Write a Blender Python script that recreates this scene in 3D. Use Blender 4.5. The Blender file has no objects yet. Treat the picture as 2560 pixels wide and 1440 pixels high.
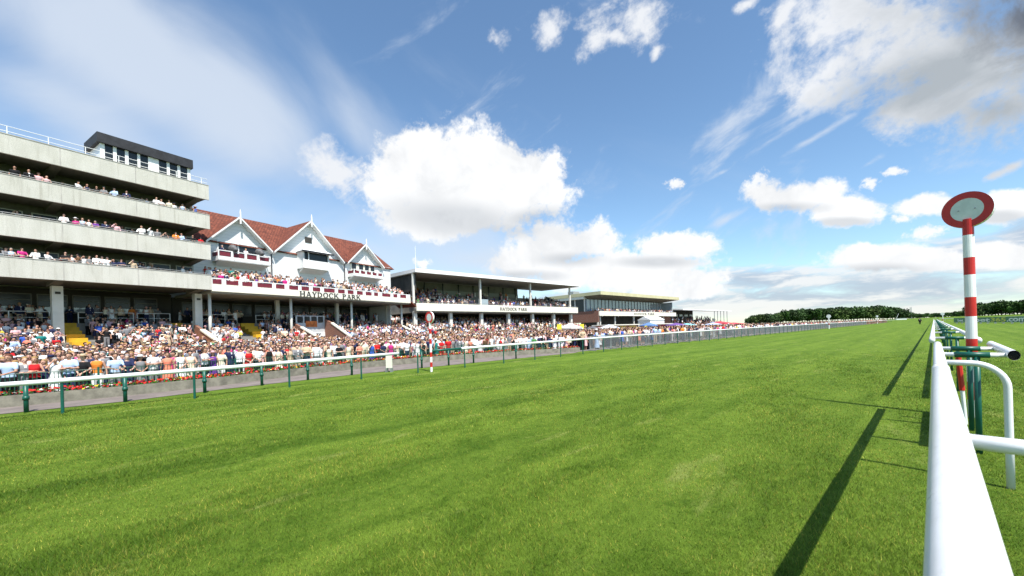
import bpy, bmesh, math, random
import numpy as np
from mathutils import Vector, Matrix, Euler

R = math.radians
rng = random.Random(11)
nprng = np.random.default_rng(5)
scene = bpy.context.scene
COL = scene.collection

# ------------------------------------------------------------------ camera (the course runs along +Y, right is +X)
FPX = 980.0; ROLL = R(1.8); EYE = 1.75
TP = 1055 / (FPX * math.cos(ROLL)); PSI = math.atan(TP); CY = 795 + 1055 * math.tan(ROLL)
SN, CS = math.sin(PSI), math.cos(PSI)
def ray(px, py):
    u = (px - 1280) / FPX; v = (CY - py) / FPX
    x = u * math.cos(ROLL) + v * math.sin(ROLL); y = -u * math.sin(ROLL) + v * math.cos(ROLL)
    return Vector((x * CS - SN, x * SN + CS, y))
def project(p):
    X, Y, Z = p
    xc = X * CS + Y * SN; zc = -X * SN + Y * CS; yc = Z - EYE
    u, v = xc / zc, yc / zc
    return 1280 + FPX * (u * math.cos(ROLL) - v * math.sin(ROLL)), CY - FPX * (u * math.sin(ROLL) + v * math.cos(ROLL)), zc
Rv = Vector((CS, SN, 0)); Fv = Vector((-SN, CS, 0)); Uv = Vector((0, 0, 1))
cr = Rv * math.cos(ROLL) - Uv * math.sin(ROLL); cu = Rv * math.sin(ROLL) + Uv * math.cos(ROLL)
cam = bpy.data.cameras.new('camera'); camo = bpy.data.objects.new('camera', cam); COL.objects.link(camo)
M = Matrix((cr, cu, -Fv)).transposed().to_4x4(); M.translation = Vector((0, 0, EYE)); camo.matrix_world = M
cam.sensor_width = 36; cam.lens = FPX / 2560 * 36; cam.shift_y = (CY - 720) / 2560
cam.clip_start = 0.05; cam.clip_end = 6000
cam.dof.use_dof = True; cam.dof.focus_distance = 18; cam.dof.aperture_fstop = 4.0
scene.camera = camo

# ------------------------------------------------------------------ light
SUND = Vector((0.60, -0.15, 1.0)).normalized()          # towards the sun
sl = bpy.data.lights.new('sun', 'SUN'); sl.energy = 5.0; sl.angle = R(0.5); sl.color = (1, 0.955, 0.88)
so = bpy.data.objects.new('sun', sl); COL.objects.link(so)
so.rotation_euler = SUND.to_track_quat('Z', 'Y').to_euler(); so.location = (0, 0, 50)
scene.view_settings.view_transform = 'Standard'; scene.view_settings.look = 'None'
scene.view_settings.gamma = 1; scene.view_settings.use_curve_mapping = False
scene.view_settings.exposure = 0.70
try:
    scene.cycles.max_bounces = 5; scene.cycles.diffuse_bounces = 3; scene.cycles.transparent_max_bounces = 6
    scene.cycles.use_denoising = True
except Exception: pass

# ------------------------------------------------------------------ node helpers
def setin(nt, sock, v):
    if isinstance(v, bpy.types.NodeSocket): nt.links.new(v, sock)
    elif v is not None:
        if hasattr(sock.default_value, '__len__') and not hasattr(v, '__len__'): v = [v] * len(sock.default_value)
        if hasattr(sock.default_value, '__len__') and len(sock.default_value) == 4 and len(v) == 3: v = (*v, 1)
        sock.default_value = v
def math_(nt, op, a, b=None, c=None, clamp=False):
    n = nt.nodes.new('ShaderNodeMath'); n.operation = op; n.use_clamp = clamp
    for i, v in enumerate((a, b, c)):
        if v is not None: setin(nt, n.inputs[i], v)
    return n.outputs[0]
def mixc(nt, f, a, b, mode='MIX'):
    n = nt.nodes.new('ShaderNodeMix'); n.data_type = 'RGBA'; n.blend_type = mode
    setin(nt, n.inputs[0], f); setin(nt, n.inputs[6], a); setin(nt, n.inputs[7], b)
    return n.outputs[2]
def noise(nt, vec, scale, detail=4, rough=.55, dist=0, lac=2.0):
    n = nt.nodes.new('ShaderNodeTexNoise'); setin(nt, n.inputs['Vector'], vec)
    n.inputs['Scale'].default_value = scale; n.inputs['Detail'].default_value = detail
    n.inputs['Roughness'].default_value = rough; n.inputs['Distortion'].default_value = dist; n.inputs['Lacunarity'].default_value = lac
    return n.outputs[0]
def ramp(nt, f, a, b, smooth=True):
    n = nt.nodes.new('ShaderNodeMapRange'); n.interpolation_type = 'SMOOTHSTEP' if smooth else 'LINEAR'
    setin(nt, n.inputs[0], f); n.inputs[1].default_value = a; n.inputs[2].default_value = b
    return n.outputs[0]
def mapping(nt, vec, scale=(1, 1, 1), loc=(0, 0, 0), rot=(0, 0, 0), kind='POINT'):
    n = nt.nodes.new('ShaderNodeMapping'); n.vector_type = kind; setin(nt, n.inputs[0], vec)
    n.inputs['Location'].default_value = loc; n.inputs['Rotation'].default_value = rot; n.inputs['Scale'].default_value = scale
    return n.outputs[0]

# ------------------------------------------------------------------ world: Nishita sky with clouds placed by direction
world = bpy.data.worlds.new('World'); scene.world = world; world.use_nodes = True
nt = world.node_tree; nt.nodes.clear()
sky = nt.nodes.new('ShaderNodeTexSky'); sky.sky_type = 'NISHITA'; sky.sun_disc = False
sky.sun_elevation = math.asin(SUND.z); sky.sun_rotation = math.atan2(SUND.x, SUND.y)
sky.air_density = 1.0; sky.dust_density = 0.35; sky.ozone_density = 1.3; sky.altitude = 50
D = nt.nodes.new('ShaderNodeTexCoord').outputs['Generated']
def blob_field(lst, start=-1.0):
    acc = None
    for b in lst:
        px, py, rx, ry, rot = b[:5]; w = b[5] if len(b) > 5 else (1.0 if rx < 60 else 1.25 if rx < 120 else 1.7) if lst is CUM else 1.0
        a = R(rot); c = ray(px, py).normalized()
        t1 = (ray(px + rx * math.cos(a), py + rx * math.sin(a)).normalized() - ray(px - rx * math.cos(a), py - rx * math.sin(a)).normalized()) / 2
        t2 = (ray(px - ry * math.sin(a), py + ry * math.cos(a)).normalized() - ray(px + ry * math.sin(a), py - ry * math.cos(a)).normalized()) / 2
        s1, s2 = t1.length, t2.length
        x = t1.normalized(); z = c.copy(); y = z.cross(x).normalized(); x = y.cross(z).normalized()
        e = Matrix((x, y, z)).transposed().to_euler()
        m = mapping(nt, D, (s1, s2, 3.0), c, e, 'TEXTURE')
        ln = nt.nodes.new('ShaderNodeVectorMath'); ln.operation = 'LENGTH'; nt.links.new(m, ln.inputs[0])
        v = math_(nt, 'MULTIPLY_ADD', ln.outputs['Value'], -w, w)
        acc = v if acc is None else math_(nt, 'SMOOTH_MAX', acc, v, 0.25)
    return math_(nt, 'MAXIMUM', acc, start)
# cumulus heaps (x, y, half width, half height, tilt) given as directions
CUM = [(1185, 450, 240, 135, 8), (1060, 420, 150, 110, 0), (1290, 450, 150, 105, 20), (980, 490, 80, 55, 25), (1100, 540, 180, 60, 0), (1400, 480, 50, 40, 0),
       (1390, 610, 130, 66, 0, 1.5), (1480, 605, 75, 50, 0), (1300, 655, 120, 48, 0, 1.4), (1690, 618, 108, 42, 0, 1.5), (1650, 665, 150, 36, 0, 1.3), (1740, 700, 85, 38, 0), (1520, 680, 200, 55, 0), (1690, 730, 130, 25, 0), (1055, 660, 26, 22, 0),
       (1920, 490, 75, 48, 15), (2000, 490, 110, 40, -8), (1893, 452, 30, 30, 0), (2115, 525, 95, 38, 0), (2310, 515, 80, 32, 0), (2500, 520, 90, 38, -5), (2255, 548, 36, 16, 0), (1688, 460, 32, 16, 0), (2235, 428, 42, 15, 0), (2175, 460, 32, 16, 0),
       (2190, 645, 150, 40, 0), (2330, 650, 120, 35, 0), (2500, 640, 120, 40, 0), (2310, 580, 60, 22, 0)]
SMALL = [b for b in CUM if b[2] <= 62]; CUM = [b for b in CUM if b[2] > 62]
c1 = blob_field(CUM)
n_big = noise(nt, D, 9.0, 10, .60, .25); n_mid = noise(nt, D, 24.0, 8, .62, .2); n_fin = noise(nt, D, 60.0, 6, .65, .1)
c1 = math_(nt, 'ADD', c1, math_(nt, 'MULTIPLY_ADD', n_big, 2.0, -0.93))
c1 = math_(nt, 'ADD', c1, math_(nt, 'MULTIPLY_ADD', n_mid, 1.3, -0.62))
c1 = math_(nt, 'ADD', c1, math_(nt, 'MULTIPLY_ADD', n_fin, 0.9, -0.43))
a_cum = ramp(nt, c1, 0.0, 0.60)
c1s = math_(nt, 'ADD', blob_field(SMALL), math_(nt, 'MULTIPLY_ADD', n_fin, 2.6, -1.35))
c1s = math_(nt, 'ADD', c1s, math_(nt, 'MULTIPLY_ADD', n_mid, 1.6, -.8))
a_cum = math_(nt, 'MAXIMUM', a_cum, math_(nt, 'MULTIPLY', ramp(nt, c1s, 0.0, 0.7), .93))
# ragged clouds overhead, with streaks drawn out by the wind
Dst = mapping(nt, D, (1, 1, 1), (0, 0, 0), (0, 0, 0))
RAG = [(808, 400, 75, 62, 35, .95), (845, 440, 120, 55, 40, .95), (920, 470, 90, 60, 30, .9), (2300, 100, 420, 200, 14, 1.15), (2140, 40, 260, 140, -15, 1.0), (2520, 220, 320, 150, 0, 1.1), (2060, 190, 150, 75, -30, 1.0), (2250, 285, 100, 62, -20, 1.0), (2650, 60, 380, 260, 0, 1.2), (2400, 270, 200, 60, 0, 1.0),
       (1590, 50, 100, 85, -30), (1490, 90, 90, 50, -45), (1380, 75, 60, 50, -40), (1640, 130, 18, 34, 40), (1540, 90, 120, 30, 8), (1870, 8, 55, 18, -30), (1955, 40, 26, 70, 25), (1240, 100, 40, 50, 0, .6), (2530, 418, 80, 14, -25)]
c2 = blob_field(RAG)
x1 = (ray(1500, 560) - ray(2300, 60)); x1.normalize()
zc_ = ray(2000, 250).normalized(); y1 = zc_.cross(x1).normalized()
rot_st = Matrix((x1, y1, x1.cross(y1))).transposed().to_euler()
streak = mapping(nt, D, (4.2, 1.0, 1.0), (0, 0, 0), rot_st, 'TEXTURE')
n_st = noise(nt, streak, 9.0, 8, .62, .5)
c2 = math_(nt, 'ADD', c2, math_(nt, 'MULTIPLY_ADD', n_st, 2.6, -1.28))
c2 = math_(nt, 'ADD', c2, math_(nt, 'MULTIPLY_ADD', n_fin, 0.8, -0.40))
c2 = math_(nt, 'ADD', c2, math_(nt, 'MULTIPLY_ADD', n_mid, 1.6, -0.80))
a_rag = ramp(nt, c2, 0.0, 0.95)
# thin veils
VEIL = [(330, 130, 620, 240, 35, 1.2), (640, 330, 560, 280, 38, 1.25), (250, 330, 460, 180, 20, .9), (880, 330, 460, 170, 50, .8), (1000, 580, 420, 180, 10, 1.0), (900, 620, 520, 130, 12, 1.0), (560, 480, 420, 160, 20, .9), (1200, 650, 330, 80, 5, .9)]
VEIL2 = [(2020, 260, 230, 26, -30, 1.0), (1960, 330, 300, 20, -33, .9), (1830, 300, 330, 80, -33, .55), (1810, 430, 60, 10, -28, .9), (2170, 410, 70, 12, -30, .7), (1810, 550, 90, 16, -30, .8), (2060, 330, 140, 12, -30, .8)]
c3 = blob_field(VEIL, 0.0)
x2 = (ray(900, 400) - ray(200, 20)); x2.normalize(); z2 = ray(500, 250).normalized(); y2 = z2.cross(x2).normalized()
veil_v = mapping(nt, D, (3.2, 1.0, 1.0), (0, 0, 0), Matrix((x2, y2, x2.cross(y2))).transposed().to_euler(), 'TEXTURE')
n_v = noise(nt, veil_v, 3.4, 7, .5, .6)
a_veil = math_(nt, 'MULTIPLY', ramp(nt, math_(nt, 'ADD', c3, math_(nt, 'MULTIPLY_ADD', n_v, 2.4, -1.22)), 0.0, 1.15), 0.86)
c4 = blob_field(VEIL2, 0.0)
a_v2 = math_(nt, 'MULTIPLY', ramp(nt, math_(nt, 'ADD', c4, math_(nt, 'MULTIPLY_ADD', n_st, 3.4, -1.85)), 0.0, 1.0), 0.80)
# low streaky layers near the horizon
sep = nt.nodes.new('ShaderNodeSeparateXYZ'); nt.links.new(D, sep.inputs[0])
low_v = mapping(nt, D, (1.0, 1.0, 4.5))
n_l = noise(nt, low_v, 6.0, 8, .6, .3)
el = sep.outputs[2]
LOW = [(2250, 720, 460, 75, 0), (1900, 700, 260, 40, 0), (2000, 745, 420, 50, 0), (1500, 760, 400, 50, 0), (2450, 640, 230, 70, 0), (2600, 600, 200, 120, 0), (1780, 760, 200, 40, 0)]
c5 = blob_field(LOW)
c5 = math_(nt, 'ADD', c5, math_(nt, 'MULTIPLY_ADD', n_l, 2.6, -1.18))
a_low = math_(nt, 'MULTIPLY', ramp(nt, c5, 0.0, 0.8), 0.85)
# shading of the clouds: grey bases
GREY = [(1140, 548, 220, 55, 6), (1330, 545, 110, 30, -8), (1250, 575, 150, 30, 0), (1420, 648, 100, 22, 0), (1640, 655, 130, 18, 0), (1300, 690, 130, 18, 0), (1960, 520, 110, 18, 0), (2110, 556, 85, 14, 0), (2500, 545, 90, 18, 0), (2200, 675, 150, 20, 0)]
g1 = math_(nt, 'MULTIPLY', ramp(nt, math_(nt, 'ADD', blob_field(GREY), math_(nt, 'MULTIPLY_ADD', n_big, 1.6, -.8)), -0.25, 0.85), 0.68)
GREY2 = [(2560, 40, 420, 240, 15), (2660, 160, 420, 300, 0), (2330, 190, 330, 110, -20), (2480, 270, 260, 90, 0)]
g2 = ramp(nt, math_(nt, 'ADD', blob_field(GREY2), math_(nt, 'MULTIPLY_ADD', n_st, 1.9, -.95)), -0.25, 0.95, False)
g3 = ramp(nt, math_(nt, 'ADD', blob_field([(2620, 40, 330, 130, 20)]), math_(nt, 'MULTIPLY_ADD', n_st, 1.6, -.8)), -0.1, 0.9, False)
K = 0.60
def up(v, a): return tuple(a * x for x in v)
col = mixc(nt, a_veil, (0.33, 0.46, 0.72), up((0.90, 0.955, 1.05), .70 * K))
cloud_cum = mixc(nt, g1, up((1.10, 1.11, 1.12), K), up((0.60, 0.64, 0.69), K))
puff = ramp(nt, n_big, 0.30, 0.62)
cloud_cum = mixc(nt, puff, mixc(nt, 0.35, cloud_cum, up((0.80, 0.84, 0.90), K), 'MULTIPLY'), cloud_cum)
low_c = mixc(nt, ramp(nt, n_l, .44, .58), up((0.50, 0.575, 0.70), K), up((0.95, 0.93, 0.93), K))
rag_c = mixc(nt, g3, mixc(nt, g2, up((0.90, 0.93, 0.98), K), up((0.47, 0.52, 0.57), K)), up((.13, .155, .21), K))
cloud = low_c
alpha = a_low
def over(c_top, a_top, c_bot, a_bot):
    a = math_(nt, 'ADD', a_top, math_(nt, 'MULTIPLY', a_bot, math_(nt, 'SUBTRACT', 1.0, a_top)))
    f = math_(nt, 'DIVIDE', a_top, math_(nt, 'MAXIMUM', a, 1e-4))
    return mixc(nt, f, c_bot, c_top), a
veil_c = nt.nodes.new('ShaderNodeRGB'); veil_c.outputs[0].default_value = (*up((0.73, 0.815, 0.94), K), 1)
cloud, alpha = over(veil_c.outputs[0], math_(nt, 'MAXIMUM', a_veil, a_v2), low_c, a_low)
cloud, alpha = over(rag_c, a_rag, cloud, alpha)
cloud, alpha = over(cloud_cum, a_cum, cloud, alpha)
bg1 = nt.nodes.new('ShaderNodeBackground'); bg1.inputs[1].default_value = 0.114
tint = mixc(nt, 1.0, sky.outputs[0], (0.90, 1.04, 1.08), 'MULTIPLY'); nt.links.new(tint, bg1.inputs[0])
bg2 = nt.nodes.new('ShaderNodeBackground'); nt.links.new(cloud, bg2.inputs[0]); bg2.inputs[1].default_value = 1.0
mx = nt.nodes.new('ShaderNodeMixShader'); nt.links.new(alpha, mx.inputs[0]); nt.links.new(bg1.outputs[0], mx.inputs[1]); nt.links.new(bg2.outputs[0], mx.inputs[2])
wo = nt.nodes.new('ShaderNodeOutputWorld'); nt.links.new(mx.outputs[0], wo.inputs[0])
#@@SKYEND

# ------------------------------------------------------------------ materials
MATS = {}
def mat(name, color=(.5, .5, .5), rough=.6, metal=0, spec=.4, var=0, vscale=3, bump=0, bscale=30, fn=None, transl=0):
    if name in MATS: return MATS[name]
    m = bpy.data.materials.new(name); m.use_nodes = True; t = m.node_tree; b = t.nodes['Principled BSDF']
    b.inputs['Roughness'].default_value = rough; b.inputs['Metallic'].default_value = metal; b.inputs['Specular IOR Level'].default_value = spec
    c = (*color, 1); b.inputs['Base Color'].default_value = c
    co = t.nodes.new('ShaderNodeTexCoord').outputs['Object']
    if var:
        n = noise(t, co, vscale, 6, .6)
        cc = mixc(t, ramp(t, n, .3, .7), [max(0, x * (1 - var)) for x in color], [min(1, x * (1 + var)) for x in color])
        t.links.new(cc, b.inputs['Base Color'])
    if bump:
        n = noise(t, co, bscale, 5, .6); bp = t.nodes.new('ShaderNodeBump'); bp.inputs['Strength'].default_value = bump; bp.inputs['Distance'].default_value = .02
        t.links.new(n, bp.inputs['Height']); t.links.new(bp.outputs[0], b.inputs['Normal'])
    if fn: fn(t, b, co)
    MATS[name] = m
    return m
def f_grass(t, b, co):
    geo = t.nodes.new('ShaderNodeNewGeometry').outputs['Position']
    strip = mapping(t, geo, (1.0, .05, 1.0), (0, 0, 0), (0, 0, R(3)))
    n1 = noise(t, strip, 1.1, 5, .6, .3)                       # mowing streaks along the course
    n2 = noise(t, mapping(t, geo, (1, .55, 1), (0, 0, 0), (0, 0, R(25))), 1.5, 7, .7, .6)
    n3 = noise(t, geo, 9, 6, .7); n4 = noise(t, geo, 70, 4, .75)
    f = math_(t, 'ADD', math_(t, 'MULTIPLY', n1, .30), math_(t, 'ADD', math_(t, 'MULTIPLY', n2, .40), math_(t, 'MULTIPLY', n3, .40)))
    c = mixc(t, ramp(t, f, .40, .66), (.074, .142, .010), (.184, .270, .032))
    sp = t.nodes.new('ShaderNodeSeparateXYZ'); t.links.new(geo, sp.inputs[0])
    sw = math_(t, 'SINE', math_(t, 'ADD', math_(t, 'MULTIPLY', sp.outputs[0], 2.1), math_(t, 'MULTIPLY', n1, 3.0)))
    c = mixc(t, ramp(t, sw, -.5, .5), mixc(t, .4, c, (.74, .80, .74), 'MULTIPLY'), c)
    c = mixc(t, ramp(t, n4, .35, .75), mixc(t, .75, c, (.38, .46, .36), 'MULTIPLY'), c)
    dry = ramp(t, noise(t, mapping(t, geo, (1, .3, 1), (3, 1, 0)), 1.3, 7, .7, .8), .56, .72)
    c = mixc(t, math_(t, 'MULTIPLY', dry, .65), c, (.26, .285, .08))
    t.links.new(c, b.inputs['Base Color'])
    bp = t.nodes.new('ShaderNodeBump'); bp.inputs['Strength'].default_value = .7; bp.inputs['Distance'].default_value = .03
    t.links.new(math_(t, 'ADD', n4, n3), bp.inputs['Height']); t.links.new(bp.outputs[0], b.inputs['Normal'])
GRASS = mat('turf', (.08, .15, .01), .9, spec=.1, fn=f_grass)
def f_blade(t, b, co):
    at = t.nodes.new('ShaderNodeAttribute'); at.attribute_name = 'tint'
    geo = t.nodes.new('ShaderNodeNewGeometry').outputs['Position']
    n2 = noise(t, mapping(t, geo, (1, .55, 1), (0, 0, 0), (0, 0, R(25))), 1.5, 7, .7, .6)
    n1 = noise(t, mapping(t, geo, (1.0, .05, 1.0), (0, 0, 0), (0, 0, R(3))), 1.1, 5, .6, .3)
    f = math_(t, 'ADD', math_(t, 'MULTIPLY', n1, .32), math_(t, 'MULTIPLY', n2, .68))
    c = mixc(t, ramp(t, f, .38, .60), (.078, .148, .010), (.184, .272, .030))
    sp = t.nodes.new('ShaderNodeSeparateXYZ'); t.links.new(geo, sp.inputs[0])
    sw = math_(t, 'SINE', math_(t, 'ADD', math_(t, 'MULTIPLY', sp.outputs[0], 2.1), math_(t, 'MULTIPLY', n1, 3.0)))
    c = mixc(t, ramp(t, sw, -.5, .5), mixc(t, .4, c, (.74, .80, .74), 'MULTIPLY'), c)
    c = mixc(t, 1.0, c, at.outputs['Color'], 'MULTIPLY')
    t.links.new(c, b.inputs['Base Color'])
    tr = t.nodes.new('ShaderNodeBsdfTranslucent'); t.links.new(c, tr.inputs[0])
    ms = t.nodes.new('ShaderNodeMixShader'); ms.inputs[0].default_value = .35
    out = t.nodes['Material Output']; t.links.new(b.outputs[0], ms.inputs[1]); t.links.new(tr.outputs[0], ms.inputs[2]); t.links.new(ms.outputs[0], out.inputs[0])
BLADE = mat('grass_blade', rough=.6, spec=.25, fn=f_blade)
def f_concrete(t, b, co):
    v = t.nodes.new('ShaderNodeTexVoronoi'); v.inputs['Scale'].default_value = 13; t.links.new(co, v.inputs['Vector'])
    n = noise(t, co, 22, 6, .8); n2 = noise(t, mapping(t, co, (1, 1, .35)), .9, 6, .6)
    c = mixc(t, ramp(t, n, .3, .7), (.42, .41, .36), (.72, .70, .635))
    c = mixc(t, ramp(t, v.outputs['Distance'], 0, .3), mixc(t, .5, c, (.5, .5, .5), 'MULTIPLY'), c)
    c = mixc(t, ramp(t, n2, .35, .65), mixc(t, .4, c, (.72, .72, .68), 'MULTIPLY'), c)
    n4 = noise(t, mapping(t, co, (2.6, 1, .16)), 1.6, 6, .65)
    c = mixc(t, ramp(t, n4, .50, .72), c, mixc(t, .55, c, (.62, .60, .54), 'MULTIPLY'))
    t.links.new(c, b.inputs['Base Color'])
    bp = t.nodes.new('ShaderNodeBump'); bp.inputs['Strength'].default_value = .9; bp.inputs['Distance'].default_value = .03
    t.links.new(n, bp.inputs['Height']); t.links.new(bp.outputs[0], b.inputs['Normal'])
CONC = mat('pebbledash_concrete', rough=.9, spec=.15, fn=f_concrete)
SMOOTH = mat('smooth_concrete', (.42, .40, .36), .85, spec=.2, var=.15, vscale=1.5)
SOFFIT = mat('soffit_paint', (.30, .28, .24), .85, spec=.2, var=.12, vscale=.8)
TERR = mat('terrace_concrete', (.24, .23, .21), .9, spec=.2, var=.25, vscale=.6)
WHITE = mat('white_gloss_paint', (.78, .78, .765), .3, spec=.5, var=.05, vscale=5)
def f_pvc(t, b, co):
    n = noise(t, co, 5, 6, .7); s = ramp(t, noise(t, mapping(t, co, (1, .25, 1)), 34, 6, .8), .55, .72)
    c = mixc(t, ramp(t, n, .3, .75), (.74, .75, .765), (.66, .67, .675)); c = mixc(t, math_(t, 'MULTIPLY', s, .34), c, (.40, .39, .33))
    t.links.new(c, b.inputs['Base Color'])
    t.links.new(math_(t, 'MULTIPLY_ADD', n, .3, .18), b.inputs['Roughness'])
PVC = mat('white_rail_plastic', rough=.3, spec=.5, fn=f_pvc)
CREAM = mat('cream_paint', (.74, .71, .60), .6, var=.06, vscale=.7)
PALE = mat('pale_column_paint', (.66, .64, .58), .5, var=.06, vscale=1.2)
def f_board(t, b, co):
    s = t.nodes.new('ShaderNodeSeparateXYZ'); t.links.new(co, s.inputs[0])
    w = math_(t, 'FRACT', math_(t, 'MULTIPLY', s.outputs[2], 2.6))
    g = ramp(t, w, .0, .10, False); n = noise(t, co, 1.2, 5, .6)
    c = mixc(t, g, (.40, .42, .43), mixc(t, n, (.80, .80, .80), (.70, .71, .71)))
    t.links.new(c, b.inputs['Base Color'])
    bp = t.nodes.new('ShaderNodeBump'); bp.inputs['Strength'].default_value = .6; bp.inputs['Distance'].default_value = .04
    t.links.new(w, bp.inputs['Height']); t.links.new(bp.outputs[0], b.inputs['Normal'])
BOARD = mat('white_weatherboard', rough=.5, fn=f_board)
def f_tile(t, b, co):
    br = t.nodes.new('ShaderNodeTexBrick'); br.inputs['Scale'].default_value = 1
    br.inputs['Brick Width'].default_value = .34; br.inputs['Row Height'].default_value = .27; br.inputs['Mortar Size'].default_value = .022
    br.inputs['Color1'].default_value = (.262, .084, .052, 1); br.inputs['Color2'].default_value = (.150, .052, .036, 1); br.inputs['Mortar'].default_value = (.05, .02, .017, 1)
    s = t.nodes.new('ShaderNodeSeparateXYZ'); t.links.new(co, s.inputs[0])
    cb = t.nodes.new('ShaderNodeCombineXYZ'); t.links.new(math_(t, 'ADD', s.outputs[0], math_(t, 'MULTIPLY', s.outputs[1], .02)), cb.inputs[0]); t.links.new(math_(t, 'MULTIPLY', s.outputs[2], 1.38), cb.inputs[1])
    t.links.new(cb.outputs[0], br.inputs['Vector'])
    n = noise(t, co, .8, 6, .65)
    c = mixc(t, ramp(t, n, .3, .7), mixc(t, .6, br.outputs[0], (.66, .62, .62), 'MULTIPLY'), br.outputs[0]); t.links.new(c, b.inputs['Base Color'])
    bp = t.nodes.new('ShaderNodeBump'); bp.inputs['Strength'].default_value = .6; bp.inputs['Distance'].default_value = .04
    t.links.new(br.outputs[1], bp.inputs['Height']); bp.invert = True; t.links.new(bp.outputs[0], b.inputs['Normal'])
TILE = mat('red_roof_tiles', rough=.85, spec=.2, fn=f_tile)
def f_brick(t, b, co):
    br = t.nodes.new('ShaderNodeTexBrick'); br.inputs['Scale'].default_value = 1; br.inputs['Brick Width'].default_value = .225; br.inputs['Row Height'].default_value = .075; br.inputs['Mortar Size'].default_value = .008
    br.inputs['Color1'].default_value = (.27, .10, .06, 1); br.inputs['Color2'].default_value = (.19, .07, .045, 1); br.inputs['Mortar'].default_value = (.26, .22, .18, 1)
    s = t.nodes.new('ShaderNodeSeparateXYZ'); t.links.new(co, s.inputs[0]); cb = t.nodes.new('ShaderNodeCombineXYZ')
    t.links.new(math_(t, 'ADD', s.outputs[0], s.outputs[1]), cb.inputs[0]); t.links.new(s.outputs[2], cb.inputs[1]); t.links.new(cb.outputs[0], br.inputs['Vector'])
    t.links.new(br.outputs[0], b.inputs['Base Color'])
BRICK = mat('red_brick', rough=.9, spec=.2, fn=f_brick)
MAROON = mat('maroon_panel', (.155, .018, .03), .5, var=.2, vscale=3)
BLACK = mat('black_felt', (.022, .023, .028), .7, var=.3, vscale=2)
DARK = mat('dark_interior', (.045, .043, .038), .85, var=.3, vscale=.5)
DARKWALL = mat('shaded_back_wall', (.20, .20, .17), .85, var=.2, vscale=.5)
GLASS = mat('dark_glass', (.022, .027, .032), .2, spec=.35)
PGLASS = mat('reflecting_glass', (.30, .35, .38), .08, spec=1.0)
LETTER = mat('black_lettering', (.018, .016, .016), .5)
REDP = mat('red_paint', (.50, .022, .016), .35, var=.10, vscale=4)
SHADEDW = mat('shade_greyed_disc_white', (.62, .65, .62), .5, var=.08, vscale=9)  # white disc centre with its shade mixed into a greyer base colour
GREENP = mat('dark_green_paint', (.006, .085, .060), .4, var=.15, vscale=4)
GREENM = mat('green_wire', (.008, .070, .045), .45)
GALV = mat('galvanised_steel', (.36, .37, .37), .5, metal=.6, var=.1, vscale=4)
YELLOW = mat('yellow_step_paint', (.62, .36, .02), .7, var=.15, vscale=2)
SLAB = mat('planter_concrete', (.19, .18, .14), .9, var=.28, vscale=3, bump=.4, bscale=18)
PATHM = mat('path_tarmac', (.17, .142, .128), .9, var=.2, vscale=1.4, bump=.3, bscale=60)
SEATRED = mat('red_seat_plastic', (.30, .02, .025), .5)
GREENB = mat('green_hoarding', (.012, .17, .075), .5, var=.06)
SIGNY = mat('yellow_lettering', (.62, .60, .05), .5)
SIGNW = mat('white_lettering', (.80, .82, .80), .5)
ORANGE = mat('orange_print', (.62, .16, .03), .55, var=.35, vscale=3)
OLIVE = mat('olive_fascia', (.50, .47, .28), .6, var=.08, vscale=.5)

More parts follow.
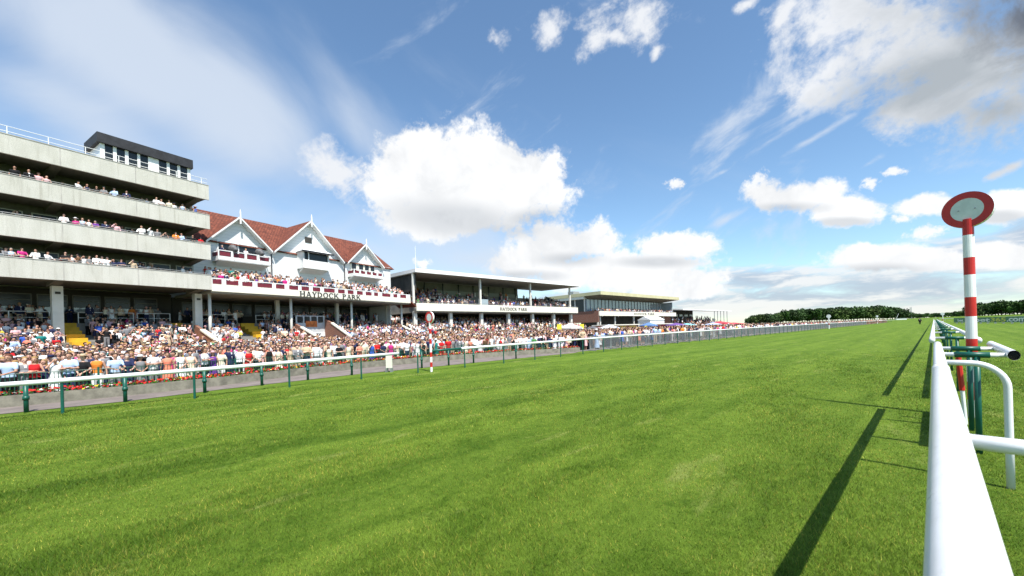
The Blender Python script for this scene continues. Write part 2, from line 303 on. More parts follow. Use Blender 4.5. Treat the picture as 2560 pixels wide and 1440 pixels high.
# ------------------------------------------------------------------ mesh builder
class MB:
    def __init__(s, xf=None): s.v, s.f, s.m, s.xf = [], [], [], xf
    def add(s, vs, fs, mi=0):
        o = len(s.v); s.v += [tuple(v) for v in vs]; s.f += [tuple(o + i for i in f) for f in fs]; s.m += [mi] * len(fs); return s
    def box(s, x0, x1, y0, y1, z0, z1, mi=0):
        vs = [(x, y, z) for z in (z0, z1) for y in (y0, y1) for x in (x0, x1)]
        return s.add(vs, [(0, 2, 3, 1), (4, 5, 7, 6), (0, 1, 5, 4), (2, 6, 7, 3), (0, 4, 6, 2), (1, 3, 7, 5)], mi)
    def hexa(s, b4, t4, mi=0):
        return s.add(list(b4) + list(t4), [(3, 2, 1, 0), (4, 5, 6, 7), (0, 1, 5, 4), (1, 2, 6, 5), (2, 3, 7, 6), (3, 0, 4, 7)], mi)
    def prism(s, poly, axis, a, b, mi=0):       # poly in the two other axes, extruded along axis
        def p(u, v, w): return {'x': (w, u, v), 'y': (u, w, v), 'z': (u, v, w)}[axis]
        n = len(poly); vs = [p(u, v, a) for u, v in poly] + [p(u, v, b) for u, v in poly]
        return s.add(vs, [tuple(range(n))[::-1], tuple(range(n, 2 * n))] + [(i, (i + 1) % n, n + (i + 1) % n, n + i) for i in range(n)], mi)
    def tube(s, pts, r, seg=8, mi=0, cap=True, sx=1, sy=1, up=None):
        pts = [Vector(p) for p in pts]; n = len(pts); rs = r if hasattr(r, '__len__') else [r] * n
        vs = []; prev = None
        for i, p in enumerate(pts):
            d = (pts[min(i + 1, n - 1)] - pts[max(i - 1, 0)]).normalized()
            ref = Vector(up) if up else (Vector((0, 0, 1)) if abs(d.z) < .9 else Vector((1, 0, 0)))
            if prev is not None and not up: ref = prev
            a = d.cross(ref).normalized(); b = a.cross(d).normalized(); prev = b
            for k in range(seg):
                t = 2 * math.pi * k / seg
                vs.append(p + a * (math.cos(t) * rs[i] * sx) + b * (math.sin(t) * rs[i] * sy))
        fs = [(i * seg + k, i * seg + (k + 1) % seg, (i + 1) * seg + (k + 1) % seg, (i + 1) * seg + k) for i in range(n - 1) for k in range(seg)]
        if cap: fs += [tuple(range(seg))[::-1], tuple(range((n - 1) * seg, n * seg))]
        return s.add(vs, fs, mi)
    def ball(s, c, r, seg=10, rings=6, mi=0):
        rx, ry, rz = r if hasattr(r, '__len__') else (r, r, r)
        vs = [(c[0], c[1], c[2] - rz)]
        for i in range(1, rings):
            a = math.pi * i / rings - math.pi / 2
            for k in range(seg):
                t = 2 * math.pi * k / seg; vs.append((c[0] + rx * math.cos(a) * math.cos(t), c[1] + ry * math.cos(a) * math.sin(t), c[2] + rz * math.sin(a)))
        vs.append((c[0], c[1], c[2] + rz)); L = len(vs) - 1
        fs = [(0, 1 + (k + 1) % seg, 1 + k) for k in range(seg)]
        fs += [(1 + i * seg + k, 1 + i * seg + (k + 1) % seg, 1 + (i + 1) * seg + (k + 1) % seg, 1 + (i + 1) * seg + k) for i in range(rings - 2) for k in range(seg)]
        fs += [(L, L - seg + k, L - seg + (k + 1) % seg) for k in range(seg)]
        return s.add(vs, fs, mi)
    def loft(s, rings, seg=14, mi=0, cap=True):  # rings of (cx, cy, z, rx, ry)
        vs = []
        for cx, cy, z, rx, ry in rings:
            for k in range(seg):
                t = 2 * math.pi * k / seg; vs.append((cx + rx * math.cos(t), cy + ry * math.sin(t), z))
        n = len(rings)
        fs = [(i * seg + k, i * seg + (k + 1) % seg, (i + 1) * seg + (k + 1) % seg, (i + 1) * seg + k) for i in range(n - 1) for k in range(seg)]
        if cap: fs += [tuple(range(seg))[::-1], tuple(range((n - 1) * seg, n * seg))]
        return s.add(vs, fs, mi)
    def mesh(s, name, mats, smooth=False):
        me = bpy.data.meshes.new(name); me.from_pydata(s.v, [], s.f)
        for m in (mats if isinstance(mats, (list, tuple)) else [mats]): me.materials.append(m)
        if any(s.m): me.polygons.foreach_set('material_index', s.m)
        if smooth: me.polygons.foreach_set('use_smooth', [True] * len(me.polygons))
        me.update(); return me
    def build(s, name, mats, parent=None, smooth=False, loc=None):
        o = bpy.data.objects.new(name, s.mesh(name, mats, smooth)); COL.objects.link(o)
        if parent is not None: o.parent = parent
        if loc is not None: o.location = loc
        return o
def tag(o, label=None, cat=None, group=None, kind=None):
    if label: o['label'] = label
    if cat: o['category'] = cat
    if group: o['group'] = group
    if kind: o['kind'] = kind
    return o
def empty(name, loc=(0, 0, 0), rz=0, label=None, cat=None, group=None):
    o = bpy.data.objects.new(name, None); COL.objects.link(o); o.location = loc; o.rotation_euler = (0, 0, rz); o.empty_display_size = .3
    return tag(o, label, cat, group)
KIDS = {}
def copy_tree(o, parent=None, kids=None):
    c = o.copy(); COL.objects.link(c)
    if parent is not None: c.parent = parent
    for ch in [x for x in ALLC(o)]: copy_tree(ch, c)
    return c
def ALLC(o): return list(o.children)
def struct(o): o['kind'] = 'structure'; return o

# ------------------------------------------------------------------ lettering: a small serif alphabet built of strokes
def serif_text(text, height, width, depth=.05):
    th, tn, sf = .17, .07, .07
    def bar(x0, x1, z0, z1): return [(x0, z0), (x1, z0), (x1, z1), (x0, z1)]
    def diag(xa, za, xb, zb, w): return [(xa - w / 2, za), (xa + w / 2, za), (xb + w / 2, zb), (xb - w / 2, zb)]
    def arc(cx, cz, rx, rz, a0, a1, wx, wz, n=8):
        out = []
        for i in range(n):
            t0, t1 = R(a0 + (a1 - a0) * i / n), R(a0 + (a1 - a0) * (i + 1) / n)
            out.append([(cx + rx * math.cos(t0), cz + rz * math.sin(t0)), (cx + rx * math.cos(t1), cz + rz * math.sin(t1)),
                        (cx + (rx - wx) * math.cos(t1), cz + (rz - wz) * math.sin(t1)), (cx + (rx - wx) * math.cos(t0), cz + (rz - wz) * math.sin(t0))])
        return out
    def stem(x): return [bar(x, x + th, 0, 1), bar(x - sf, x + th + sf, 0, .055), bar(x - sf, x + th + sf, .945, 1)]
    G = {'H': (.95, stem(.08) + stem(.68) + [bar(.2, .7, .47, .54)]),
         'A': (.92, [diag(.16, 0, .44, 1, tn), diag(.78, 0, .48, 1, th), bar(.25, .68, .30, .37), bar(.04, .3, 0, .055), bar(.62, .95, 0, .055)]),
         'Y': (.88, [diag(.18, 1, .44, .45, th), diag(.74, 1, .48, .45, tn), bar(.36, .53, 0, .5), bar(.05, .34, .945, 1), bar(.62, .88, .945, 1), bar(.28, .62, 0, .055)]),
         'D': (.92, stem(.08) + arc(.25, .5, .62, .5, -90, 90, th, tn)),
         'O': (.98, arc(.5, .5, .46, .52, 0, 360, th, tn, 16)),
         'C': (.90, arc(.5, .5, .46, .52, 45, 315, th, tn, 12) + [bar(.76, .84, .68, .92)]),
         'K': (.95, stem(.08) + [diag(.25, .42, .72, 1, tn), diag(.42, .58, .82, 0, th), bar(.58, .88, .945, 1), bar(.66, .98, 0, .055)]),
         'P': (.78, stem(.08) + arc(.25, .73, .46, .27, -90, 90, th, tn)),
         'R': (.92, stem(.08) + arc(.25, .74, .44, .26, -90, 90, th, tn) + [diag(.44, .5, .78, 0, th), bar(.66, .95, 0, .055)]), ' ': (.55, [])}
    tot = sum(G[c][0] + .10 for c in text)
    kx = width / tot; x = 0; mb = MB()
    for c in text:
        w, polys = G[c]
        for i, p in enumerate(polys):
            y = -depth - .002 * (i % 3)
            mb.prism([(kx * (x + a), height * b) for a, b in p], 'y', y, 0)
        x += w + .10
    return mb
def font_mesh(text, size, extrude=.02, offset=.0):
    cu_ = bpy.data.curves.new('t', 'FONT'); cu_.body = text; cu_.size = size; cu_.extrude = extrude; cu_.offset = offset; cu_.resolution_u = 3
    o = bpy.data.objects.new('t', cu_); COL.objects.link(o); dg = bpy.context.evaluated_depsgraph_get()
    me = bpy.data.meshes.new_from_object(o.evaluated_get(dg)); bpy.data.objects.remove(o); bpy.data.curves.remove(cu_); return me

# ------------------------------------------------------------------ ground
def sheet(name, poly, z, m):
    mb = MB(); mb.add([(x, y, z) for x, y in poly], [tuple(range(len(poly)))]); return struct(mb.build(name, m))
PATH_IN = [(-16.7, -14), (-16.6, -4), (-16.6, -.5), (-17.3, 2), (-18.0, 7), (-18.05, 14), (-18.1, 23)]
WALL = [(-18.3, -14), (-18.27, -4), (-18.3, -.5), (-18.7, 2), (-20.1, 5), (-21.2, 9), (-21.3, 14), (-20.4, 19.5), (-18.7, 24.5)]
sheet('path', PATH_IN + WALL[::-1], .012, PATHM)
def wall_x(y):
    for a, b in zip(WALL[:-1], WALL[1:]):
        if a[1] <= y <= b[1]: return a[0] + (b[0] - a[0]) * (y - a[1]) / (b[1] - a[1])
    return WALL[0][0] if y < WALL[0][1] else WALL[-1][0]
def sstep(t): t = min(1, max(0, t)); return t * t * (3 - 2 * t)
def gz(x, y): return -.36 * sstep((wall_x(y) - 1.15 - x) / 1.6) * (1 - sstep((y - 24) / 22)) * (1 if y > -60 else 0)      # the spectators' lawn lies a little lower
def gridsheet(name, xs, ys, dz, m, keep=None):
    mb = MB(); mb.add([(x, y, gz(x, y) + dz) for y in ys for x in xs], [(r * len(xs) + c, r * len(xs) + c + 1, (r + 1) * len(xs) + c + 1, (r + 1) * len(xs) + c) for r in range(len(ys) - 1) for c in range(len(xs) - 1) if keep is None or keep((xs[c] + xs[c + 1]) / 2, (ys[r] + ys[r + 1]) / 2)])
    return struct(mb.build(name, m))
GX = [-3000, -300, -130, -90, -60, -40, -30] + [-28 + .4 * i for i in range(25)] + [-17, 0, 30, 300, 3000]; GY = [-600, -61, -60, -40, -20] + [-15 + 1.0 * i for i in range(62)] + [60, 100, 330, 1000, 5000]
gridsheet('ground', GX, GY, 0, GRASS)
gridsheet('lawn_paving', GX, GY, .008, mat('forecourt_tarmac', (.16, .15, .14), .9, var=.2, vscale=.5), lambda x, y: -130 < x < -18.4 and -40 < y < 330 and x < wall_x(y) - 4.2 * (1 if y < 24 else 0))
def offs(line, d):     # shift a plan polyline away from the course
    out = []
    for i, p in enumerate(line):
        a = Vector(line[max(i - 1, 0)]); b = Vector(line[min(i + 1, len(line) - 1)]); t = (b - a).normalized(); n = Vector((-t.y, t.x)); out.append(tuple(Vector(p) + n * d))
    return out
def resample(line, step):
    out = []; acc = 0
    for a, b in zip(line[:-1], line[1:]):
        a, b = Vector(a), Vector(b); L = (b - a).length; s = acc
        while s < L: out.append((a + (b - a) * (s / L), (b - a).normalized())); s += step
        acc = s - L
    return out
def wall_strip(line, w, z0, z1):
    o2 = offs(line, w); mb = MB()
    for i in range(len(line) - 1):
        a, b, c, d = line[i], line[i + 1], o2[i + 1], o2[i]
        mb.hexa([(*a, z0), (*b, z0), (*c, z0), (*d, z0)], [(*a, z1), (*b, z1), (*c, z1), (*d, z1)])
    return mb
tag(wall_strip(WALL, .12, 0, .33).build('planter_wall', SLAB), 'low grey concrete planter wall beside the path, topped with red flowers', 'wall')
bed = offs(WALL, .13); bed2 = offs(WALL, 1.15)
mb = MB()
for i in range(len(bed) - 1): mb.hexa([(*bed[i], 0), (*bed[i + 1], 0), (*bed2[i + 1], 0), (*bed2[i], 0)], [(*bed[i], .27), (*bed[i + 1], .27), (*bed2[i + 1], .27), (*bed2[i], .27)])
struct(mb.build('soil', mat('soil', (.05, .035, .022), .95, var=.3, vscale=6)))
# bedding plants: leaves and petals nobody could count
def f_attr(t, b, co):
    at = t.nodes.new('ShaderNodeAttribute'); at.attribute_name = 'tint'; t.links.new(at.outputs['Color'], b.inputs['Base Color'])
TINT = mat('tinted', rough=.7, spec=.2, fn=f_attr)
def np_mesh(name, V, F, colors, m, smooth=False):
    me = bpy.data.meshes.new(name); k = F.shape[1]
    me.vertices.add(len(V)); me.vertices.foreach_set('co', V.astype(np.float32).ravel())
    me.loops.add(F.size); me.loops.foreach_set('vertex_index', F.astype(np.int32).ravel())
    me.polygons.add(len(F)); me.polygons.foreach_set('loop_start', np.arange(len(F), dtype=np.int32) * k); me.polygons.foreach_set('loop_total', np.full(len(F), k, np.int32))
    if smooth: me.polygons.foreach_set('use_smooth', np.ones(len(F), bool))
    a = me.color_attributes.new('tint', 'FLOAT_COLOR', 'POINT'); c4 = np.ones((len(V), 4), np.float32); c4[:, :3] = colors; a.data.foreach_set('color', c4.ravel())
    me.materials.append(m); me.update(calc_edges=True); me.validate(); return me
def flakes(P, size, N, cols, flat=.5):          # randomly turned little quads around points P
    n = len(P); a = nprng.normal(size=(n, 3)); a[:, 2] *= flat; a /= np.linalg.norm(a, axis=1)[:, None]
    b = nprng.normal(size=(n, 3)); b -= a * (a * b).sum(1)[:, None]; b /= np.linalg.norm(b, axis=1)[:, None]
    s = (size * nprng.uniform(.6, 1.3, n))[:, None]
    V = np.stack([P - a * s - b * s * .6, P + a * s - b * s * .6, P + a * s + b * s * .6, P - a * s + b * s * .6], 1).reshape(-1, 3)
    F = np.arange(n * 4).reshape(-1, 4); return V, F, np.repeat(cols, 4, axis=0)
pts = []; cols = []
for (p, t) in resample(offs(WALL, .16), .035):
    n = Vector((-t.y, t.x))
    clump = math.sin(p.y * 1.9) + math.sin(p.y * .77 + 1) + rng.uniform(-.6, .6)
    for k in range(3):
        q = p + n * rng.uniform(-.1, .75); pts.append((q.x, q.y, .30 + rng.uniform(0, .16))); cols.append((.02 + rng.random() * .03, .09 + rng.random() * .06, .012))
    for k in range(3 if clump > -.4 else 1):
        q = p + n * (rng.uniform(-.08, .28)); pts.append((q.x, q.y, .36 + rng.uniform(0, .11)))
        r_ = rng.random(); cols.append((.55, .02, .02) if r_ < .72 else (.75, .7, .6) if r_ < .84 else (.75, .55, .03) if r_ < .9 else (.45, .03, .12))
V, F, Cc = flakes(np.array(pts), .035, None, np.array(cols)); me = np_mesh('bedding_flowers', V, F, Cc, TINT)
o = bpy.data.objects.new('bedding_flowers', me); COL.objects.link(o); tag(o, 'red, white and yellow bedding flowers along the planter wall', 'flowers', kind='stuff')
# near grass blades
def near_grass():
    n = 840000
    Z = 1.7 * np.exp(nprng.random(n) * math.log(24 / 1.7)); ax = nprng.uniform(-2.3, 1.9, n)
    X = Z * (ax * CS - SN); Y = Z * (ax * SN + CS)
    ok = (nprng.random(n) < np.clip((25 - Z) / 13, 0, 1) * np.clip((2.3 + ax) / .9, 0, 1) * np.clip((1.9 - ax) / .5, 0, 1)) & (X > -16.2) & (X < 5) & ((X < -.1) | (Y > 3)); X, Y, Z = X[ok], Y[ok], Z[ok]; n = len(X)
    h = nprng.uniform(.016, .036, n) * (1 + .35 * np.sin(X * 2.3 + Y * .7)) ; w = nprng.uniform(.0018, .0034, n) * np.clip(Z / 5.0, .75, 3.0)
    th = nprng.uniform(0, 2 * np.pi, n); ln = nprng.uniform(.2, 1.0, n) * h; la = nprng.uniform(0, 2 * np.pi, n)
    dx, dy = np.cos(th) * w, np.sin(th) * w
    B = np.stack([X, Y, np.zeros(n)], 1)
    V = np.stack([B + np.stack([dx, dy, 0 * dx], 1), B - np.stack([dx, dy, 0 * dx], 1), B + np.stack([np.cos(la) * ln, np.sin(la) * ln, h], 1)], 1).reshape(-1, 3)
    t = nprng.uniform(.42, 1.45, n)[:, None] * np.array([1.0, 1.0, 1.0]); yl = nprng.random(n) < .10 + .22 * np.clip(np.sin(X * 1.7 + 2 * np.sin(Y * .9)) * np.sin(Y * .6 + X * .5), 0, 1); t[yl] = t[yl] * np.array([2.6, 1.55, 2.6])
    me = np_mesh('grass', V, np.arange(3 * n).reshape(-1, 3), np.repeat(t, 3, axis=0), BLADE)
    o = bpy.data.objects.new('grass', me); COL.objects.link(o); tag(o, 'short mown grass of the track close to the camera', 'grass', kind='stuff')
near_grass()

# ================================================================== grandstands
def col_at(px, lat, py=815):        # along-course distance where the view through picture column px meets the line X = lat
    d = ray(px, py); return d.y * lat / d.x
def z_at(px, py, X, Y):
    d = ray(px, py); t = (-X * SN + Y * CS); return EYE + d.z * t
ANG = R(106.06)
def terrace(parent, x0, x1, mname='terrace', y_lo=-15, steps=((-15, -.34), (-5, .15), (5.8, 2.75), (5.9, 3.8), (9.8, 3.8))):
    mb = MB()
    def zz(y):
        for (a, za), (b, zb) in zip(steps[:-1], steps[1:]):
            if y <= b: return za + (zb - za) * (y - a) / (b - a)
        return steps[-1][1]
    y = y_lo; prof = []
    while y < steps[-1][0] - .01:
        st = .8 if y < 5.7 else 3.8
        z = zz(y + (st if y < 4.5 or y > 5.7 else .4)); prof.append((y, y + st, z)); y += st
    for (a, b, z) in prof: mb.box(x0, x1, a, b, -.6, z)
    return mb.build(mname, TERR, parent)
def TZ(y):
    if y < -15: return -.34
    if y < -5: return -.34 + .49 * (y + 15) / 10
    if y < 5.8: return .15 + 2.6 * (y + 5) / 10.8
    return 3.8
def rail_seg(mb, x0, x1, y, z, h=1.05, n=4, r=.028, axis='x'):
    def P(u, w): return (u, y, w) if axis == 'x' else (y, u, w)
    mb.tube([P(x0, z + h), P(x1, z + h)], r, 6); mb.tube([P(x0, z + h * .5), P(x1, z + h * .5)], r * .7, 6)
    for i in range(n + 1):
        u = x0 + (x1 - x0) * i / n; mb.tube([P(u, z), P(u, z + h)], r, 6)

# ---------------------------------------------------------------- concrete stand with four balconies
O1 = (-52.046, 5.084, 0)
ex, ey = math.cos(ANG), math.sin(ANG); nx, ny = math.sin(ANG), -math.cos(ANG)
def s_of(p, y=0, py=740):
    d = ray(p, py); den = d.x * nx + d.y * ny; t = (O1[0] * nx + O1[1] * ny - y) / den
    return (d.x * t - O1[0]) * ex + (d.y * t - O1[1]) * ey
cs = empty('concrete_grandstand', O1, ANG, 'grey pebbledash concrete grandstand with four stacked balconies and a roof cabin', 'grandstand')
X0 = -30
LV = [(7.15, 8.68), (10.32, 11.93), (13.58, 15.05), (16.68, 18.18)]
for i, (b, t) in enumerate(LV):
    mb = MB(); mb.box(X0, 0, 0, .2, b, t); mb.box(-.2, -.002, .2, 2.6, b + .25, t - .003)
    o = mb.build('balcony_parapet', CONC, cs)
    jb = MB()
    for x in (-24.6, -19.8, -15.2, -10.5, -5.82): jb.box(x - .035, x + .035, -.004, .05, b + .006, t - .01)
    jb.box(X0, 0, -.03, .24, t, t + .06); jb.build('coping', SMOOTH, o)
    sb = MB(); sb.hexa([(X0, .2, b + .02), (-.25, .2, b + .02), (-.25, 9.8, b + .30), (X0, 9.8, b + .30)], [(X0, .2, b + .5), (-.25, .2, b + .5), (-.25, 9.8, b + .55), (X0, 9.8, b + .55)])
    for x in (-20.6, -10.65, -.8): sb.hexa([(x - .3, .25, b - .02), (x + .3, .25, b - .02), (x + .3, 3.4, b - .3), (x - .3, 3.4, b - .3)], [(x - .3, .25, b + .1), (x + .3, .25, b + .1), (x + .3, 3.4, b + .1), (x - .3, 3.4, b + .1)])
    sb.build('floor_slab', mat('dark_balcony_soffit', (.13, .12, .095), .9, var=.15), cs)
    if i < 3:
        hb = MB(); hb.tube([(X0, .1, t + .2), (-.1, .1, t + .2)], .022, 6)
        k = X0
        while k < 0: hb.tube([(k, .1, t + .05), (k, .1, t + .2)], .02, 6); k += 2.35
        hb.build('handrail', GALV, cs)
        zt = LV[i + 1][0]
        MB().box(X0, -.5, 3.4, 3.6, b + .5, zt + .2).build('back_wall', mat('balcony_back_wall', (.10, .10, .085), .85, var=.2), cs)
        x = -29.2
        while x < -1.8:
            w = MB(); w.box(x, x + 1.5, 3.32, 3.4, t - .5, zt - .45); wf = w.build('window', mat('window_frame_paint', (.42, .42, .38), .5), cs)
            MB().box(x + .09, x + 1.41, 3.30, 3.33, t - .42, zt - .53).build('pane', GLASS, wf); x += 1.95
# roof, parapet railing and cabin
MB().box(X0, -.2, .2, 13.6, 17.0, 17.5).build('roof', SMOOTH, cs)
MB().box(X0, -.4, 9.8, 10.1, .2, 17.0).build('rear_wall', SMOOTH, cs)
MB().box(-.45, -.25, 3.6, 10.0, 7.5, 17.0).build('end_wall', SMOOTH, cs)
mb = MB()
for z in (18.45, 18.86): mb.tube([(X0, .12, z), (-.1, .12, z)], .026, 6)
k = X0
while k < .1: mb.tube([(k, .12, 18.2), (k, .12, 18.88)], .03, 6); k += 2.1
mb.build('roof_railing', WHITE, cs)
cab = MB(); cab.box(-8.0, -1.4, .5, .56, 18.1, 18.42)
for a, b in ((-8.02, -7.72), (-7.18, -6.94), (-6.38, -6.14), (-5.52, -5.32), (-4.74, -3.94), (-3.33, -3.1), (-2.48, -2.25), (-1.66, -1.4)): cab.box(a, b, .46, .62, 18.1, 19.75)
cab.box(-8.0, -7.9, .6, 3.6, 18.1, 19.7); cab.box(-1.5, -1.4, .6, 3.6, 18.1, 19.7); cab.box(-8.0, -1.4, 3.5, 3.6, 18.1, 19.7); cab.box(-7.9, -1.5, .7, 3.5, 17.4, 18.15)
for a in (-7.0, -6.2, -5.3, -3.2, -2.4): cab.box(a + .1, a + .62, 1.0, 1.3, 18.35, 18.72)
cabin = cab.build('roof_cabin', WHITE, cs)
cabr = MB(); cabr.hexa([(-8.25, .2, 19.72), (-1.25, .2, 19.62), (-1.25, 4.1, 19.62), (-8.25, 4.1, 19.72)], [(-8.25, .2, 20.58), (-1.25, .2, 20.50), (-1.25, 4.1, 20.50), (-8.25, 4.1, 20.58)]); cabr.build('cabin_roof', BLACK, cabin)
for a, b in ((-7.72, -7.18), (-6.94, -6.38), (-6.14, -5.52), (-5.32, -4.74), (-3.94, -3.33), (-3.1, -2.48), (-2.25, -1.66)):
    MB().box(a, b, .52, .55, 18.42, 19.72).build('window', GLASS, cabin)
for xa in (-20.9, s_of(131, 2.4, 780), s_of(488, 2.4, 780)):
    mb = MB(); mb.box(xa, xa + .66, 2.4, 3.05, .3, 6.9); mb.box(xa + .18, xa + .5, 2.35, 2.4, 6.2, 6.4, 1)
    mb.build('column', [PALE, DARK], cs)
terrace(cs, X0, -.3)
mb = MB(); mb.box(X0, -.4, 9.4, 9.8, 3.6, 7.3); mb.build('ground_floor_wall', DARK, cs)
x = -29
while x < -1.5:
    w = MB(); w.box(x, x + 2.0, 9.34, 9.41, 4.9, 6.75); wf = w.build('window', mat('shop_window_frame', (.16, .16, .15), .5), cs)
    pb = MB(); pb.box(x + .08, x + 1.92, 9.31, 9.35, 5.0, 5.5, 1); pb.box(x + .08, x + 1.92, 9.31, 9.35, 5.56, 6.1); pb.box(x + .08, x + 1.92, 9.31, 9.35, 6.18, 6.65); pb.build('pane', [GLASS, PGLASS], wf); x += 2.3
for a, b in ((-29, -21.5), (-19.6, -10.4), (-8.6, -4.7), (-4.4, -1.7)):
    mb = MB(); rail_seg(mb, a, b, 5.9, 3.8, 1.06, max(2, int((b - a) / 1.9)), .035); mb.build('handrail', WHITE, cs)
for xs in (-20.0, -10.0, -1.95):
    mb = MB()
    for k in range(12):
        y = -4.2 + k * .86; mb.box(xs, xs + 1.15, y, y + .86, TZ(y) + .0, min(3.8, TZ(y + .86) + .06 + max(0, y) * .16))
    mb.build('stair', YELLOW, cs)

# ---------------------------------------------------------------- white gabled stand
gs = empty('gabled_grandstand', O1, ANG, 'white weatherboarded stand with three gables, red tiled roof and maroon balcony panels', 'grandstand')
prof = [(-2, 7.3), (28, 7.3), (28, 13.4), (25.9, 13.3), (22.56, 16.1), (19.5, 13.25), (18.28, 13.15), (13.45, 17.75), (8.69, 13.2), (7.79, 13.15), (4.43, 16.25), (1.24, 13.3), (-2, 13.3)]
mb = MB(); mb.prism(prof, 'y', 4.0, 4.2); mb.box(27.8, 28, 4.2, 14, 3.5, 13.3); mb.build('wall', BOARD, gs)
MB().box(-2, 28, 13.8, 14, 3.5, 13.3).build('rear_wall', BOARD, gs)
mb = MB()
E_, Rg = 13.1, 18.0
mb.add([(-3, 3.75, E_), (28.7, 3.75, E_), (-3, 9, Rg), (26.2, 9, Rg), (-3, 14.3, E_), (28.7, 14.3, E_)], [(0, 1, 3, 2), (2, 3, 5, 4), (1, 5, 3), (0, 2, 4), (0, 4, 5, 1)])
roof = mb.build('roof', TILE, gs)
def f_tile2(t, b, co): f_tile(t, b, mapping(t, co, (1, 1, 1), (0, 0, 0), (0, 0, R(90))))
TILE2 = mat('red_gable_tiles', rough=.85, spec=.2, fn=f_tile2)
for xa, za, xl, zl, xr, zr in ((4.43, 16.55, .9, 13.05, 8.15, 12.95), (13.45, 18.1, 8.35, 13.0, 18.6, 12.95), (22.56, 16.4, 19.2, 13.05, 26.2, 13.1)):
    def yb(z): return 3.75 + (z - E_) / (Rg - E_) * 5.25
    mb = MB(); th = .14
    for (xe, ze) in ((xl, zl), (xr, zr)):
        a = [(xe, 3.4, ze), (xa, 3.4, za), (xa, yb(za) + .15, za), (xe, yb(ze) + .3, ze)]
        if xe > xa: a = a[::-1]
        b = [(p[0], p[1], p[2] - th) for p in a]; mb.hexa(b, a)
    mb.build('gable_roof', TILE2, gs)
    mb = MB(); w = .2
    for (xe, ze) in ((xl, zl), (xr, zr)):
        mb.hexa([(xe, 3.28, ze - w), (xa, 3.28, za - w), (xa, 3.40, za - w), (xe, 3.40, ze - w)], [(xe, 3.28, ze + .02), (xa, 3.28, za + .02), (xa, 3.40, za + .02), (xe, 3.40, ze + .02)])
        mb.hexa([(xe, 3.40, ze - .26), (xa, 3.40, za - .26), (xa, 4.0, za - .26), (xe, 4.0, ze - .26)], [(xe, 3.40, ze - .17), (xa, 3.40, za - .17), (xa, 4.0, za - .17), (xe, 4.0, ze - .17)])
    mb.build('bargeboard', WHITE, gs)
    mb = MB(); mb.box(xa - .07, xa + .07, 3.14, 3.28, za - .9, za + .45); mb.add([(xa - .07, 3.14, za + .45), (xa + .07, 3.14, za + .45), (xa + .07, 3.28, za + .45), (xa - .07, 3.28, za + .45), (xa, 3.2, za + .95)], [(0, 1, 4), (1, 2, 4), (2, 3, 4), (3, 0, 4)]); mb.build('finial', WHITE, gs)
for x in (8.2, 18.9):
    mb = MB(); mb.tube([(x, 3.85, 13.0), (x, 3.85, 8.0)], .075, 8); mb.box(x - .25, x + .5, 3.62, 3.98, 12.95, 13.15); mb.build('downpipe', mat('black_gutter', (.05, .05, .055), .5), gs)
# upper floors: doors, window, balconies
def panel_balcony(name, x0, x1, z0, z1, yf, yb_, npan, parent):
    mb = MB(); h = z1 - z0
    mb.box(x0, x1, yf, yf + .12, z0, z0 + .42 * h); mb.box(x0, x1, yf, yb_, z0, z0 + .12)
    mb.box(x0, x0 + .1, yf + .12, yb_, z0 + .12, z0 + .42 * h); mb.box(x1 - .1, x1, yf + .12, yb_, z0 + .12, z0 + .42 * h)
    mb.box(x0, x1, yf, yf + .1, z1 - .09, z1); mb.box(x0, x0 + .08, yf + .1, yb_, z1 - .09, z1); mb.box(x1 - .08, x1, yf + .1, yb_, z1 - .09, z1)
    w = (x1 - x0) / npan
    for i in range(npan + 1):
        xx = x0 + w * i; mb.box(max(x0, xx - .11), min(x1, xx + .11), yf + .003, yf + .1, z0 + .42 * h, z1 - .09)
    mb.hexa([(x0 + .1, yf + .3, z0 - .02), (x1 - .1, yf + .3, z0 - .02), (x1 - .3, yb_, z0 - .45), (x0 + .3, yb_, z0 - .45)], [(x0 + .1, yf + .3, z0), (x1 - .1, yf + .3, z0), (x1 - .3, yb_, z0), (x0 + .3, yb_, z0)])
    o = mb.build(name, WHITE, parent)
    for i in range(npan): MB().box(x0 + w * i + .2, x0 + w * (i + 1) - .2, yf + .03, yf + .07, z0 + .45 * h, z1 - .2).build('panel', MAROON, o)
    MB().box(x0 + .02, x0 + .06, yf + .25, yb_ - .1, z0 + .45 * h, z1 - .2).build('panel', MAROON, o)
    return o
panel_balcony('balcony', 1.66, 7.35, 10.85, 12.05, 2.4, 4.0, 4, gs)
panel_balcony('balcony', 19.5, 25.0, 10.9, 12.0, 2.4, 4.0, 5, gs)
wf = MB().box(2.2, 6.6, 3.93, 4.02, 11.0, 13.45).build('window', WHITE, gs)
MB().box(2.35, 4.3, 3.90, 3.95, 11.1, 13.3).build('pane', GLASS, wf); MB().box(4.5, 6.45, 3.90, 3.95, 11.1, 13.3).build('pane', GLASS, wf)
wf = MB().box(20.0, 24.6, 3.93, 4.02, 11.0, 13.3).build('window', CREAM, gs)
for a in (20.3, 21.6, 22.7, 23.8): MB().box(a, a + .75, 3.90, 3.95, 11.9, 13.1).build('pane', GLASS, wf)
MB().box(12.85, 13.85, 3.93, 4.05, 15.05, 15.85).build('window', DARK, gs)
bay = MB(); bay.box(11.6, 15.4, 2.4, 4.0, 11.2, 12.35); bay.box(11.6, 11.75, 2.4, 4.0, 12.35, 13.4); bay.box(15.25, 15.4, 2.4, 4.0, 12.35, 13.4); bay.box(12.3, 12.42, 2.4, 2.5, 12.35, 13.4)
